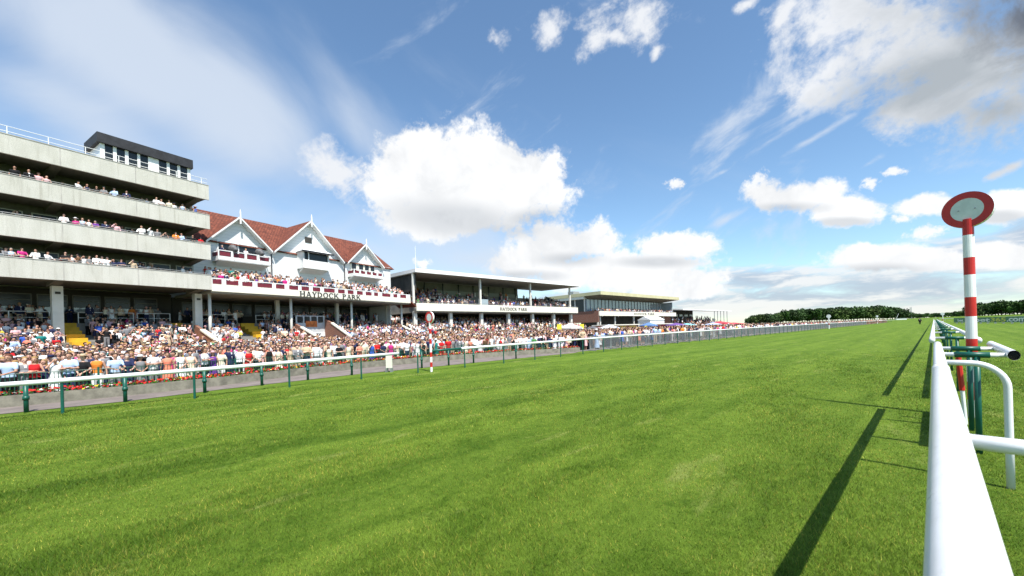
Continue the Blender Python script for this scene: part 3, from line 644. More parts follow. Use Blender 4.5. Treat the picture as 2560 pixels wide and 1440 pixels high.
bay.hexa([(11.7, 2.7, 11.1), (15.3, 2.7, 11.1), (15.1, 4, 10.7), (11.9, 4, 10.7)], [(11.7, 2.7, 11.2), (15.3, 2.7, 11.2), (15.1, 4, 11.2), (11.9, 4, 11.2)])
bayo = bay.build('commentary_bay', WHITE, gs); MB().box(11.75, 15.25, 2.6, 2.64, 12.35, 13.4).build('window', GLASS, bayo)
rb = MB(); rb.hexa([(11.2, 2.0, 13.4), (15.8, 2.0, 13.4), (15.5, 4, 13.5), (11.5, 4, 13.5)], [(11.2, 2.0, 13.52), (15.8, 2.0, 13.52), (14.9, 4, 14.5), (12.1, 4, 14.5)]); rb.build('bay_roof', BOARD, bayo)
MB().box(11.15, 15.85, 1.93, 2.0, 13.34, 13.54).build('roof_edge', BLACK, bayo)
# terrace balcony with the name
MB().box(-.0, 28.6, 0, .22, 7.02, 7.80).build('fascia', CREAM, gs)
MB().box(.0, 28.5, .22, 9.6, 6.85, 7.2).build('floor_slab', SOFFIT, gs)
px = [533, 556, 567, 598, 607, 633, 645, 682, 691, 713, 724, 747, 755, 774, 783, 802, 811, 838, 846, 863, 870, 885, 893, 908, 915, 930, 936, 946, 956, 977, 984, 994, 1001, 1016]
fr = MB(); fr.box(0, 28.6, .04, .16, 8.36, 8.46); edges = [s_of(p) for p in px]
for a, b in zip([0] + edges[1::2], edges[0::2] + [28.6]): fr.box(a, b, .05, .15, 7.8, 8.36)
bal = fr.build('balustrade', WHITE, gs)
for a, b in zip(edges[0::2], edges[1::2]): MB().box(a, b, .08, .12, 7.83, 8.27).build('panel', MAROON, bal)
mb = serif_text('HAYDOCK PARK', .66, 9.2); o = mb.build('lettering', LETTER, gs, loc=(9.5, -.01, 7.06))
for x in [s_of(p, 1.6, 790) for p in (525, 728, 879, 1004)]: MB().tube([(x, 1.6, .8), (x, 1.6, 6.86)], .16, 12).build('column', PALE, gs, smooth=True)
for x in (9.4, 18.25, 27.9): MB().box(x - .22, x + .22, 4.9, 5.3, 2.5, 6.86).build('column', PALE, gs)
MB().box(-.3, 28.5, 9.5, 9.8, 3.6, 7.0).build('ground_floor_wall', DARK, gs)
x = .6
while x < 27:
    w = MB().box(x, x + 2.3, 9.44, 9.51, 4.9, 6.5).build('window', mat('shop_window_frame'), gs); MB().box(x + .08, x + 2.22, 9.41, 9.45, 5.0, 6.4).build('pane', GLASS, w); x += 2.7
terrace(gs, -.28, 9.85); terrace(gs, 14.6, 28.6, 'terrace')
terrace(gs, 9.87, 14.58, 'terrace', 2.4, ((2.4, 3.4), (6, 3.8), (9.8, 3.8)))
for a, b in ((1.0, 4.9), (7.1, 10.4)):
    mb = MB(); rail_seg(mb, a, b, 5.9, 3.8, 1.06, 3, .035); mb.build('handrail', WHITE, gs)
mb = MB()
for k in range(12):
    y = -4.2 + k * .86; mb.box(5.1, 6.6, y, y + .86, TZ(y), min(3.8, TZ(y + .86) + .06 + max(0, y) * .16))
mb.build('stair', YELLOW, gs)
def slope_wall(parent, name, xa, xb, y0, y1, z0, z1):
    mb = MB(); mb.hexa([(xa, y0, -.5), (xb, y0, -.5), (xb, y1, -.5), (xa, y1, -.5)], [(xa, y0, z0 - .17), (xb, y0, z0 - .17), (xb, y1, z1 - .17), (xa, y1, z1 - .17)]); w = mb.build(name, BRICK, parent)
    mb = MB(); mb.hexa([(xa - .07, y0 - .1, z0 - .17), (xb + .07, y0 - .1, z0 - .17), (xb + .07, y1, z1 - .17), (xa - .07, y1, z1 - .17)], [(xa - .07, y0 - .1, z0), (xb + .07, y0 - .1, z0), (xb + .07, y1, z1), (xa - .07, y1, z1)]); mb.build('coping', CREAM, w)
    mb = MB(); mb.hexa([(xa, y1, -.5), (xb, y1, -.5), (xb, 2.2, -.5), (xa, 2.2, -.5)], [(xa, y1, z1 - .02), (xb, y1, z1 - .02), (xb, 2.2, z1 + .5), (xa, 2.2, z1 + .5)]); mb.build('upper_wall', BRICK, w)
# tunnel under the terrace: brick side walls with sloping pale copings, and the panel above its mouth
for xa, xb, zt4 in ((9.9, 10.2, 3.2), (14.25, 14.55, 3.75)):
    slope_wall(gs, 'tunnel_wall', xa, xb, -4.3, .7, 1.25, zt4)
for xa, zt4 in ((-.85, 3.0), (27.2, 3.3)): slope_wall(gs, 'stair_wall', xa, xa + .3, -4.3, .7, 1.2, zt4)
tp = MB(); tp.box(10.2, 14.25, 2.2, 2.4, .0, 3.75); tp.box(10.2, 14.25, 2.2, 2.36, 4.62, 4.72)
for i in range(5): tp.box(10.2 + i * .97, 10.37 + i * .97, 2.2, 2.36, 3.75, 4.62)
tpo = tp.build('tunnel_panel', mat('grey_white_panel', (.52, .53, .53), .6, var=.05), gs)
for i in range(4): MB().box(10.39 + i * .97, 11.15 + i * .97, 2.26, 2.32, 3.9, 4.55).build('window', DARK, tpo)
MB().box(11.5, 13.1, 2.14, 2.19, 3.2, 4.0).build('poster', ORANGE, tpo)
MB().box(10.2, 14.25, 2.15, 2.2, .9, 2.45).build('nameboard', mat('white_board', (.68, .70, .70), .5), tpo)
me = font_mesh('ARY', .55, .01, .012); me.materials.clear(); me.materials.append(LETTER)
o = bpy.data.objects.new('lettering', me); COL.objects.link(o); o.parent = tpo; o.rotation_euler = (R(90), 0, 0); o.location = (12.55, 2.13, 1.92)
mb = MB(); mb.hexa([(28.6, -.2, 7.1), (29.7, -.2, 6.4), (29.7, 4, 6.4), (28.6, 4, 7.1)], [(28.6, -.2, 7.3), (29.7, -.2, 6.6), (29.7, 4, 6.6), (28.6, 4, 7.3)]); mb.build('link_canopy', TILE2, gs)

# ---------------------------------------------------------------- cream stand with flat white roof
O3 = (-60.1, 33.75, 0)
c3 = empty('flat_roofed_grandstand', O3, R(90), 'long open grandstand with thin white flat roof, seated upper tier and cream front band', 'grandstand')
MB().box(0, 44.6, 0, .25, 5.78, 7.12).build('fascia', CREAM, c3)
mb = serif_text('HAYDOCK PARK', .62, 7.9); mb.build('lettering', LETTER, c3, loc=(18.9, -.01, 6.08))
mb = MB(); mb.box(0, 44.6, .25, 1.0, 5.8, 6.2)
for k in range(12): mb.box(.2, 44.4, 1.0 + k * .78, 1.0 + (k + 1) * .78, 5.8, 6.2 + (k + 1) * .31)
mb.build('upper_tier', TERR, c3)
mb = MB(); mb.tube([(.1, .12, 7.32), (44.5, .12, 7.32)], .03, 6); mb.build('handrail', GALV, c3)
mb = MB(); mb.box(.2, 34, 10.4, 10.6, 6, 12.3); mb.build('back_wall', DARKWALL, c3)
MB().box(8.5, 34, 10.3, 10.36, 9.7, 10.8).build('wall_band', mat('grey_green_band', (.30, .31, .27), .8), c3)
for x in (3.5, 7.6, 12, 16, 20, 24.5, 29, 33): MB().box(x, x + .14, 10.2, 10.38, 9.6, 12.3).build('mullion', GLASS, c3)
MB().box(14.2, 16.6, .9, 1.0, 7.1, 8.3).build('glass_screen', PGLASS, c3)
MB().box(.0, .2, .3, 10.6, 9.3, 12.3).build('end_screen', DARK, c3)
mb = MB(); mb.add([(44.2, 1, 5.8), (44.4, 1, 5.8), (44.4, 10.4, 5.8), (44.2, 10.4, 5.8), (44.2, 1, 7.2), (44.4, 1, 7.2), (44.4, 10.4, 10.8), (44.2, 10.4, 10.8)], [(3, 2, 1, 0), (4, 5, 6, 7), (0, 1, 5, 4), (1, 2, 6, 5), (2, 3, 7, 6), (3, 0, 4, 7)]); mb.build('side_wall', DARK, c3)
mb = MB(); mb.hexa([(-.4, -.7, 12.3), (44.9, -.7, 12.3), (44.9, 12.5, 12.55), (-.4, 12.5, 12.55)], [(-.4, -.7, 12.86), (44.9, -.7, 12.86), (44.9, 12.5, 13.25), (-.4, 12.5, 13.25)])
mb.box(-.5, 45.0, -.82, -.7, 12.26, 12.9); mb.build('roof', mat('white_roof_sheet', (.78, .78, .76), .5), c3)
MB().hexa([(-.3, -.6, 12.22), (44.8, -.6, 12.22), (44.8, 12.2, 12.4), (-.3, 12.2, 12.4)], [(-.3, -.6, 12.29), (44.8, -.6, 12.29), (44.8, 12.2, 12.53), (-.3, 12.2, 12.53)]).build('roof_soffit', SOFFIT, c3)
for x in (-.2, 14.4, 28.5, 42.3): MB().box(x - .17, x + .17, .45, .8, 7.1, 12.3).build('post', PALE, c3)
for x in (.25, 7.6, 14.9, 22.2, 29.5, 36.7, 43.2): MB().box(x - .3, x + .3, .9, 1.5, .4, 5.78).build('column', PALE, c3)
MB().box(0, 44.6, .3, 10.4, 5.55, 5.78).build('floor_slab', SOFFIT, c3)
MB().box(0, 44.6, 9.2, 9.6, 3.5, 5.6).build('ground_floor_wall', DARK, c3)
MB().box(44.3, 44.6, 1.6, 9.2, .1, 5.55).build('brick_end_wall', BRICK, c3)
terrace(c3, -.0, 44.0, 'terrace', -15, ((-15, 0), (-5, .3), (6, 3.4), (9.2, 3.4)))
for xa in (9.2, 33.5):
    mb = MB(); mb.add([(xa, -2, 0), (xa + .3, -2, 0), (xa + .3, 5, 0), (xa, 5, 0), (xa, -2, 1.6), (xa + .3, -2, 1.6), (xa + .3, 5, 4.2), (xa, 5, 4.2)], [(3, 2, 1, 0), (4, 5, 6, 7), (0, 1, 5, 4), (1, 2, 6, 5), (2, 3, 7, 6), (3, 0, 4, 7)]); mb.build('stair_wall', BRICK, c3)
tag(MB().tube([(-60.6, 34.1, 12.6), (-60.6, 34.1, 17.0)], [.05, .03], 6).build('flagpole', WHITE), 'thin bare white flagpole standing on the corner of the flat white roof', 'flagpole')
mb = MB(); mb.tube([(0, 0, 0), (0, 0, .5), (0, 2.2, .5), (0, 2.2, 0)], .05, 6); o = mb.build('roof_bracket', GALV, c3); o.location = (38.5, 2, 12.9)

# ---------------------------------------------------------------- glazed stand with the olive roof
O4 = (-64.96, 94.64, 0)
c4 = empty('glazed_grandstand', O4, R(90), 'glazed grandstand with heavy olive cantilever roof and brick sides', 'grandstand')
MB().box(0, 48.8, 0, .3, 5.42, 6.72).build('fascia', CREAM, c4)
mb = serif_text('HAYDOCK PARK', .62, 13.5); mb.build('lettering', LETTER, c4, loc=(18.9, -.01, 5.78))
MB().box(.0, 48.8, .3, 19, 5.5, 5.85).build('floor_slab', SOFFIT, c4)
w = MB().box(.2, 47.0, 4.7, 4.9, 5.9, 10.6).build('glass_wall', PGLASS, c4)
k = .2
while k < 47: MB().box(k, k + .16, 4.55, 4.7, 5.9, 10.6).build('mullion', mat('grey_mullion', (.30, .32, .33), .5), w); k += 1.95
sw = MB(); sw.box(-.1, .2, .3, 19, 3.6, 6.9); sw.build('brick_side_wall', BRICK, c4)
MB().box(.0, .2, 4.9, 19, 6.9, 10.6).build('side_glazing', GLASS, c4)
for y in (4.9, 8.4, 11.9, 15.4): MB().box(-.12, .0, y, y + .4, 6.9, 10.6).build('side_post', PALE, c4)
mb = MB(); mb.box(-.9, 49.1, -1.2, -1.05, 11.35, 12.3); mb.box(-.9, -.75, -1.05, 20, 11.35, 12.3); mb.box(48.95, 49.1, -1.05, 20, 11.35, 12.3); mb.box(-.75, 48.95, -1.05, 20, 12.0, 12.2); mb.build('roof', OLIVE, c4)
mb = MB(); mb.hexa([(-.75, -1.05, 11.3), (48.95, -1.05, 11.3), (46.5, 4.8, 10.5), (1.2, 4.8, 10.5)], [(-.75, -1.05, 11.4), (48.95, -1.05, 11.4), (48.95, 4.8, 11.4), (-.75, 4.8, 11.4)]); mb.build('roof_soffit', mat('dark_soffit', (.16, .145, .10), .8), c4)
MB().box(-.75, 48.95, 4.8, 20, 10.55, 11.36).build('roof_edge', CREAM, c4)
for x in (.5, 1.7, 9.5, 20.5, 32, 41): MB().box(x, x + .35, 1.0, 1.35, 0, 5.42).build('column', PALE, c4)
MB().box(.2, 40, 6.5, 6.8, 0, 5.5).build('ground_floor_wall', DARK, c4)
MB().box(40.5, 48.6, 2, 6.8, 0, 5.4).build('brick_end_wall', BRICK, c4)
MB().box(46.6, 47.0, .4, 4.7, 5.9, 10.5).build('end_screen', PGLASS, c4)
mb = MB(); mb.tube([(.1, .12, 6.95), (48.7, .12, 6.95)], .03, 6); mb.build('handrail', GALV, c4)
for x, w, h in ((-.3, 3.0, .9), (6, 1.2, .7)): MB().box(x, x + w, 9, 11, 12.3, 12.3 + h).build('roof_vent', GALV, c4)
tag(MB().tube([(0, 0, 0), (0, 0, .1)], .1).build('floor_light', SIGNW, c4, loc=(1.0, -.2, 5.2)))
tag(MB().tube([(0, 0, 0), (0, 0, .1)], .1).build('floor_light', SIGNW, c4, loc=(9.4, -.2, 5.2)))

# ---------------------------------------------------------------- far stand
O5 = (-66.0, col_at(1688, -66), 0)
L5 = col_at(1815, -66) - O5[1]
zr = z_at(1700, 774, -66, col_at(1700, -66))
c5 = empty('far_grandstand', O5, R(90), 'dark small far stand under thin white roof with six square windows', 'grandstand')
def x5(p): return col_at(p, -66) - O5[1]
mb = MB(); mb.hexa([(x5(1692), -2.5, zr - .35), (L5, -2.5, zr - .2), (L5, 9, zr + .4), (x5(1692), 9, zr + .4)], [(x5(1692), -2.5, zr + .1), (L5, -2.5, zr + .1), (L5, 9, zr + .9), (x5(1692), 9, zr + .9)]); mb.build('roof', WHITE, c5)
MB().box(-2, x5(1763), 5, 5.3, 0, zr + .2).build('back_wall', DARK, c5)
for k in range(6):
    a = x5(1694 + k * 12.1); MB().box(a, a + 2.3 * (1 + .08 * k), 4.9, 5.0, zr - 2.4, zr - 1.55).build('window', PGLASS, c5)
mb = MB()
for k in range(10): mb.box(-2, x5(1790), -5 + k, -4 + k, 0, .5 + k * .42)
mb.build('seating_tier', DARK, c5)
for k in range(5): MB().box(x5(1775 + 8 * k), x5(1775 + 8 * k) + .15, -2, -1.8, 0, zr - .2).build('post', GALV, c5)
# ================================================================== rails, posts, fences
# home-straight rail on the stands' side
RL = [(-15.0, -14, .90), (-15.25, -2, .90), (-15.4, 1.3, .92), (-15.7, 4, .95), (-16.0, 9, 1.0), (-16.1, 15, 1.06), (-16.7, 22, 1.10), (-17.2, 36, 1.16), (-17.1, 60, 1.24), (-17.2, 110, 1.30), (-17.3, 200, 1.34), (-17.3, 420, 1.4)]
def rail_at(y):
    for a, b in zip(RL[:-1], RL[1:]):
        if y <= b[1]:
            t = (y - a[1]) / (b[1] - a[1]); return a[0] + (b[0] - a[0]) * t, a[2] + (b[2] - a[2]) * t
    return RL[-1][0], RL[-1][2]
lr = empty('running_rail', (-15.3, 0, 0), 0, 'long white plastic running rail on slim green posts, bordering the path by the crowd', 'rail')
def toL(p): return (p[0] + 15.3, p[1], p[2])
ys = [-14 + i * 2 for i in range(20)] + [26 + i * 6 for i in range(66)]
mb = MB(); mb.tube([toL((*[rail_at(y)[0]], y, rail_at(y)[1] - .05)) for y in ys if y < 9.7], .062, 10, sx=1, sy=1.0); mb.tube([toL((rail_at(y)[0], y, rail_at(y)[1] - .05)) for y in [11.4] + [y for y in ys if y > 11.5]], .062, 10); mb.build('rail', PVC, lr, smooth=True)
MB().tube([toL((rail_at(y)[0], y, rail_at(y)[1] - .05)) for y in (9.65, 11.45)], .052, 8).build('green_sleeve', GREENP, lr, smooth=True)
y = -9.6; n = 0
while y < 330 and n < 98:
    x, z = rail_at(y); mb = MB(); mb.tube([toL((x, y, 0)), toL((x, y, z - .1))], .032, 8); mb.build('post', GREENP, lr); n += 1
    y += 2.65 if y < 130 else 5.3
# stub posts at the edge of the path
for i, (px, lat) in enumerate([(65, -16.45), (313, -16.5), (512, -16.8), (655, -17.3), (770, -17.7), (880, -17.9), (1055, -17.95), (1122, -18.0), (1184, -18.0), (1290, -18.1)]):
    yy = col_at(px, lat, 1000 - i * 12); h = .74 + .02 * i
    mb = MB(); mb.tube([(0, 0, 0), (0, 0, h)], .048, 10); mb.tube([(0, 0, h), (0, 0, h + .05)], .03, 8)
    p = empty('stub_post', (lat, yy, 0), 0, ['first green stub post from the left end of the path', 'second green stub post from the left, path edge', 'third green stub post from the left, beside a rail post', 'fourth green stub post from the left, path edge', 'fifth green stub post from the left, path edge', 'sixth green stub post from the left, left of the white signboard', 'seventh green stub post from the left, beside the far winning post', 'eighth green stub post from the left, past the far winning post', 'ninth green stub post from the left, path edge', 'last green stub post, near where the path ends'][i], 'post', 'green stub posts along the path edge')
    mb.build('shaft', GREENP, p, smooth=True); MB().tube([(0, 0, h * .45), (0, 0, h * .45 + .10)], .066, 10).build('clamp', GREENP, p, smooth=True)
# green mesh fence in front of the crowd
FL = offs(WALL, 4.5)
fe = empty('mesh_fence', (-20, 0, 0), 0, 'dark green wire mesh fence between the flower bed and the crowd', 'fence')
mb = MB(); wires = MB()
for (p, t) in resample(FL, .105): z0 = gz(p.x, p.y); wires.box(p.x + 20 - .009, p.x + 20 + .009, p.y - .009, p.y + .009, z0 + .05, z0 + 1.12)
for a, b in zip(FL[:-1], FL[1:]):
    for z in (.12, .45, .78, 1.12): wires.tube([(a[0] + 20, a[1], z + gz(*a)), (b[0] + 20, b[1], z + gz(*b))], .013, 5)
wires.build('wire_mesh', GREENM, fe)
for (p, t) in resample(FL, 2.5): MB().box(p.x + 20 - .03, p.x + 20 + .03, p.y - .03, p.y + .03, gz(p.x, p.y), gz(p.x, p.y) + 1.2).build('post', GREENP, fe)
# steel crowd barriers further along
bar = empty('crowd_barrier', (-18.5, 25.5, 0), 0, 'grey steel mesh crowd barrier standing behind the white rail beyond the flower bed', 'barrier', 'grey crowd barriers along the rail')
mb = MB(); mb.tube([(0, 0, .1), (0, 0, 1.15), (0, 2.9, 1.15), (0, 2.9, .1)], .028, 6); mb.tube([(0, 0, .18), (0, 2.9, .18)], .02, 6); mb.build('frame', GALV, bar)
mb = MB()
for i in range(36): mb.box(-.008, .008, .06 + i * .078, .074 + i * .078, .18, 1.15)
mb.build('infill', mat('grey_mesh', (.26, .265, .27), .6), bar)
MB().box(-.35, .35, .3, .36, 0, .04).build('foot', GALV, bar); MB().box(-.35, .35, 2.5, 2.56, 0, .04).build('foot', GALV, bar)
for i in range(1, 62):
    y = 25.5 + i * 3.0; b = copy_tree(bar); b.location = (-18.55 + .06 * math.sin(i * 2.1), y, 0)

# near rail and the double rail beyond
nr = empty('near_rail', (.032, 0, 0), 0, 'thick white plastic rail running away right beneath the camera', 'rail')
def oval(mb, y0, y1, x, z, w=.049, h=.06, caps=True): mb.tube([(x, y0, z), (x, (y0 + y1) / 2, z), (x, y1, z)], 1.0, 20, sx=w, sy=h, up=(0, 0, 1), cap=caps)
mb = MB(); oval(mb, -1.5, 5.2, 0, 1.275, .056, .058); oval(mb, 5.2, 10.3, 0, 1.275, .050, .055); mb.build('rail', PVC, nr, smooth=True)
MB().tube([(0, 5.1, 1.275), (0, 5.4, 1.275)], 1, 20, sx=.058, sy=.061, up=(0, 0, 1)).build('joint_sleeve', PVC, nr, smooth=True)
def swan(y, xr=.46):
    pts = [(.03, y, 1.262)] + [(xr - .24, y, 1.262)] + [(xr - .24 + .24 * math.sin(R(a)), y, 1.022 + .24 * math.cos(R(a))) for a in range(10, 91, 10)] + [(xr, y, .5), (xr, y, 0)]
    return MB().tube(pts, .030, 12)
for y in (6.35, 2.35): swan(y).build('support_leg', PVC, nr, smooth=True)
# winning line: post
def winning_post(name, loc, label, H, dz, rad, rd, yaw, bands, cat='post'):
    p = empty(name, loc, yaw, label, cat)
    for i, (a, b, red) in enumerate(bands): MB().tube([(0, 0, a), (0, 0, b)], rad, 18).build('band', REDP if red else WHITE, p, smooth=False)
    mb = MB(); mb.tube([(0, -.04, dz), (0, .04, dz)], rd, 40); d = mb.build('disc', WHITE, p)
    ring = MB(); n = 40
    for sgn in (-1, 1):
        vs = []; fs = []
        for k in range(n):
            t = 2 * math.pi * k / n
            for rr in (rd, rd * .64): vs.append((rr * math.cos(t), sgn * .046, dz + rr * math.sin(t)))
        for k in range(n):
            q = (2 * k, 2 * k + 1, 2 * ((k + 1) % n) + 1, 2 * ((k + 1) % n)); fs.append(q if sgn > 0 else q[::-1])
        ring.add(vs, fs)
    ring.build('red_ring', REDP, d)
    cen = MB()
    for sgn in (-1, 1): cen.tube([(0, sgn * .040, dz), (0, sgn * .044, dz)], rd * .64, 32)
    cen.build('centre', SHADEDW, d)
    bo = MB()
    for x in (-.095, .095): bo.tube([(x, -.05, dz), (x, -.058, dz)], .012, 8)
    bo.build('bolt', GALV, d); return p
WP = (.435, 10.45, 0)
zt = lambda py: z_at(2420, py, WP[0], WP[1])
e = [zt(v) for v in (1064, 1000, 955, 900, 847, 791, 743, 687, 644, 588, 548)]
bands = []; red = False; zz = [0] + e[1:]
for i in range(len(zz) - 1): bands.append((zz[i], zz[i + 1], red)); red = not red
zd = zt(525)
winning_post('winning_post', WP, 'tall red and white banded post with large red ringed disc beside the near rail', 3.6, zd, .069, .305, R(-14), bands)
FWP = (-15.75, 9.5, 0)
zf = lambda py: z_at(1062, py, FWP[0], FWP[1])
bands = []; edges_ = [929, 918, 906, 893, 881, 860, 848, 835, 823, 805]; red = False
zz = [0] + [zf(v) for v in edges_[1:]]
for i in range(len(zz) - 1): bands.append((zz[i], zz[i + 1], red)); red = not red
winning_post('winning_post', FWP, 'far red and white winning post in front of the crowd, disc almost edge-on', 2.6, zf(794), .055, .27, R(8), bands)
# double rail behind the post
dr = empty('double_rail', (0, 12.2, 0), 0, 'double white rail with green cross pieces stretching along the course beside the banded post', 'rail')
def D_(y): return y - 12.2
mb = MB(); y = 12.2
while y < 330: oval(mb, D_(y), D_(min(y + 40, 330)), -.04, 1.275); y += 40
mb.build('rail', PVC, dr, smooth=True)
mb = MB(); oval(mb, D_(7.55), D_(10.35), .64, 1.275, caps=False); mb.tube([(.64, D_(7.56), 1.275), (.64, D_(7.6), 1.275)], 1, 20, sx=.040, sy=.050, up=(0, 0, 1), mi=1); y = 12.2
while y < 330: oval(mb, D_(y), D_(min(y + 40, 330)), .60, 1.275); y += 40
o = mb.build('rail', [PVC, mat('tube_end_shade', (.005, .005, .005), .9)], dr, smooth=True)  # black plug paints in the darkness inside the open tube end
for y in (7.75, 9.25, 14.0, 19.2, 24.5, 29.8, 35, 40.3, 45.6, 51, 56.5, 62, 68, 74, 80, 87, 94, 102, 110, 120):
    cb = MB(); cb.tube([(.0, D_(y), 1.262), (.61, D_(y), 1.262)], .030, 10); c = cb.build('cross_bar', PVC, dr, smooth=True)
    MB().tube([(.17, D_(y), 1.262), (.47, D_(y), 1.262)], .038, 10).build('green_sleeve', GREENP, c, smooth=True)
    MB().tube([(.36, D_(y), 0), (.36, D_(y), 1.25)], .031, 10).build('post', GREENP, dr, smooth=True)
st = empty('marker_stake', (.30, 9.75, 0), 0, 'thin leaning red topped white stake beside the foot of the banded post', 'stake')
MB().tube([(.015, 0, 0), (-.01, 0, .55)], .026, 8).build('white_shaft', WHITE, st); MB().tube([(-.01, 0, .55), (-.045, 0, 1.15)], .034, 8).build('red_top', REDP, st)

# white signboard by the path
wsx = -17.6; wsy = col_at(973, wsx, 920)
p = empty('signboard', (wsx, wsy, 0), R(35), 'plain white signboard on legs by the path, near the far winning post', 'sign')
MB().box(-.15, .15, -.03, .03, .2, .80).build('board', CREAM, p)
MB().box(-.14, -.11, -.12, .12, 0, .2).build('leg', GALV, p); MB().box(.11, .14, -.12, .12, 0, .2).build('leg', GALV, p)
# furlong markers
for px, lat, hh, lb in ((2072, -16.6, 2.9, 'white furlong marker with round head standing far along the rail'), (2193, -16.9, 3.3, 'farther small white furlong marker beyond the first one'), (2357, .3, 2.9, 'white distance marker at the far end of the double rail')):
    yy = col_at(px, lat, 800) if lat < 0 else 175; lat = lat if lat < 0 else ray(px, 800).x / ray(px, 800).y * 175; p = empty('furlong_marker', (lat, yy, 0), 0, lb, 'marker')
    MB().tube([(0, 0, 0), (0, 0, hh)], .10, 10).build('pole', WHITE, p); MB().tube([(0, -.05, hh), (0, .05, hh)], .42, 20).build('head', WHITE, p)
    MB().tube([(0, 0, .9), (0, 0, 1.3)], .105, 10).build('red_band', REDP, p)

# hoarding with the web address
a = Vector((3.9, 172, 0)); b = Vector((15.6, 122, 0)); dv = (b - a); L = dv.length; an = math.atan2(dv.y, dv.x)
hb = empty('advertising_hoarding', a, an, 'low green advertising hoarding with white and yellow lettering on the infield', 'hoarding')
MB().box(0, L, 0, .12, .25, 1.55).build('board', GREENB, hb)
mb = MB(); k = 1.0
while k < L: mb.box(k, k + .08, .12, .5, 0, 1.2); k += 4
mb.build('strut', GALV, hb)
def along(px, py=800):
    d = ray(px, py); nrm = Vector((-dv.y, dv.x)); t = nrm.dot(a) / (nrm.x * d.x + nrm.y * d.y); q = Vector((d.x * t, d.y * t, 0)) - a; return q.dot(dv) / L
for txt, p0, p1, m in (('bet', 2437, 2475, SIGNW), ('365', 2477, 2515, SIGNY), ('.com', 2517, 2566, SIGNW)):
    me = font_mesh(txt, 1.3, .01, .035); xs = [v.co.x for v in me.vertices]; ysv = [v.co.y for v in me.vertices]; w = max(xs) - min(xs); h = max(ysv) - min(ysv)
    s0, s1 = along(p0), along(p1)
    for v in me.vertices: v.co.x = (v.co.x - min(xs)) / w * (s1 - s0)
    kk = (.98 if txt != '.com' else .82) / h; y0 = min(ysv)
    for v in me.vertices: v.co.y = (v.co.y - y0) * kk
    me.materials.clear(); me.materials.append(m)
    o = bpy.data.objects.new('lettering', me); COL.objects.link(o); o.parent = hb; o.rotation_euler = (R(90), 0, 0); o.location = (s0, -.015, .42)
for p0 in (2394,):
    me = font_mesh('bet', .9, .01, .03); me.materials.clear(); me.materials.append(SIGNW)
    o = bpy.data.objects.new('lettering', me); COL.objects.link(o); o.parent = hb; o.rotation_euler = (R(90), 0, 0); o.location = (along(p0), -.015, .55); o.scale = (3.5, 1, 1)
# infield rail far right
ir = empty('infield_rail', (10, 260, 0), 0, 'thin far white rail crossing the infield below the right hand trees', 'rail')
mb = MB(); mb.tube([(-8, 60, 1.2), (30, 10, 1.3), (160, -10, 1.6)], .12, 6); mb.build('rail', WHITE, ir)
mb = MB()
for i in range(24): mb.box(-6 + i * 7, -5.9 + i * 7, 58 - i * 3 if i < 14 else 16 - (i - 14) * 2, 58.1 - i * 3 if i < 14 else 16.1 - (i - 14) * 2, 0, 1.25)
mb.build('post', WHITE, ir)
# far bank: field beyond the bend
mb = MB(); mb.hexa([(-30, 330, 0), (420, 300, 0), (420, 900, 0), (-60, 900, 0)], [(-30, 430, 1.2), (420, 420, 3.5), (420, 900, 7.5), (-60, 900, 2.0)]); struct(mb.build('field', GRASS))

# ---------------------------------------------------------------- trees
def tree_mesh(seed, h, r):
    rs = np.random.default_rng(seed); nl = 13; lobes = []
    for i in range(nl):
        a = rs.uniform(0, 2 * np.pi); rr = rs.uniform(0, .62) * r; z = h * rs.uniform(.34, .82); lobes.append((rr * math.cos(a), rr * math.sin(a), z, rs.uniform(.30, .50) * r))
    P = []; Cc = []
    for (x, y, z, q) in lobes:
        n = 150; d = rs.normal(size=(n, 3)); d /= np.linalg.norm(d, axis=1)[:, None]; rad = q * rs.uniform(.55, 1.08, n)[:, None]
        p = d * rad * np.array([1, 1, .85]) + np.array([x, y, z]); P.append(p); base = np.array([.040, .075, .019]) * rs.uniform(.6, 1.45); Cc.append(np.clip(base * rs.uniform(.7, 1.4, (n, 1)), 0, 1))
    P = np.concatenate(P); Cc = np.concatenate(Cc); P[:, 2] = np.maximum(P[:, 2], .8)
    V, F, C2 = flakes(P, .5 * h / 14, None, Cc * np.array([[1.25, 1.1, 1.0], [.9, 1.0, .9], [1.05, 1.2, .9], [.8, .85, .9]][seed - 1]), 1.0)
    return np_mesh('crown', V, F, C2, TINT)
BARK = mat('bark', (.08, .06, .045), .9)
def make_tree(seed, h, r):
    t = empty('tree'); o = bpy.data.objects.new('crown', tree_mesh(seed, h, r)); COL.objects.link(o); o.parent = t
    mb = MB(); mb.tube([(0, 0, -.3), (.1, 0, h * .2), (0, .1, h * .5)], [.04 * h * .7, .02 * h, .008 * h], 8)
    for a in range(5): mb.tube([(0, 0, h * .22), (math.cos(a * 1.26) * r * .35, math.sin(a * 1.26) * r * .35, h * .5)], [.015 * h, .006 * h], 6)
    mb.build('trunk', BARK, t); return t
protos = [make_tree(s, 14, q) for s, q in ((1, 6.5), (2, 7.5), (3, 6.0), (4, 8.0))]
used = [False] * 4; tn = 0
def put_tree(X, Y, h, label, group):
    global tn
    k = rng.randrange(4)
    if not used[k]: t = protos[k]; used[k] = True
    else: t = copy_tree(protos[k])
    s = h / 14; t.location = (X, Y, 0); t.scale = (s * rng.uniform(.95, 1.3), s * rng.uniform(.95, 1.3), s); t.rotation_euler = (0, 0, rng.uniform(0, 6.28))
    tag(t, label, 'tree', group); tn += 1
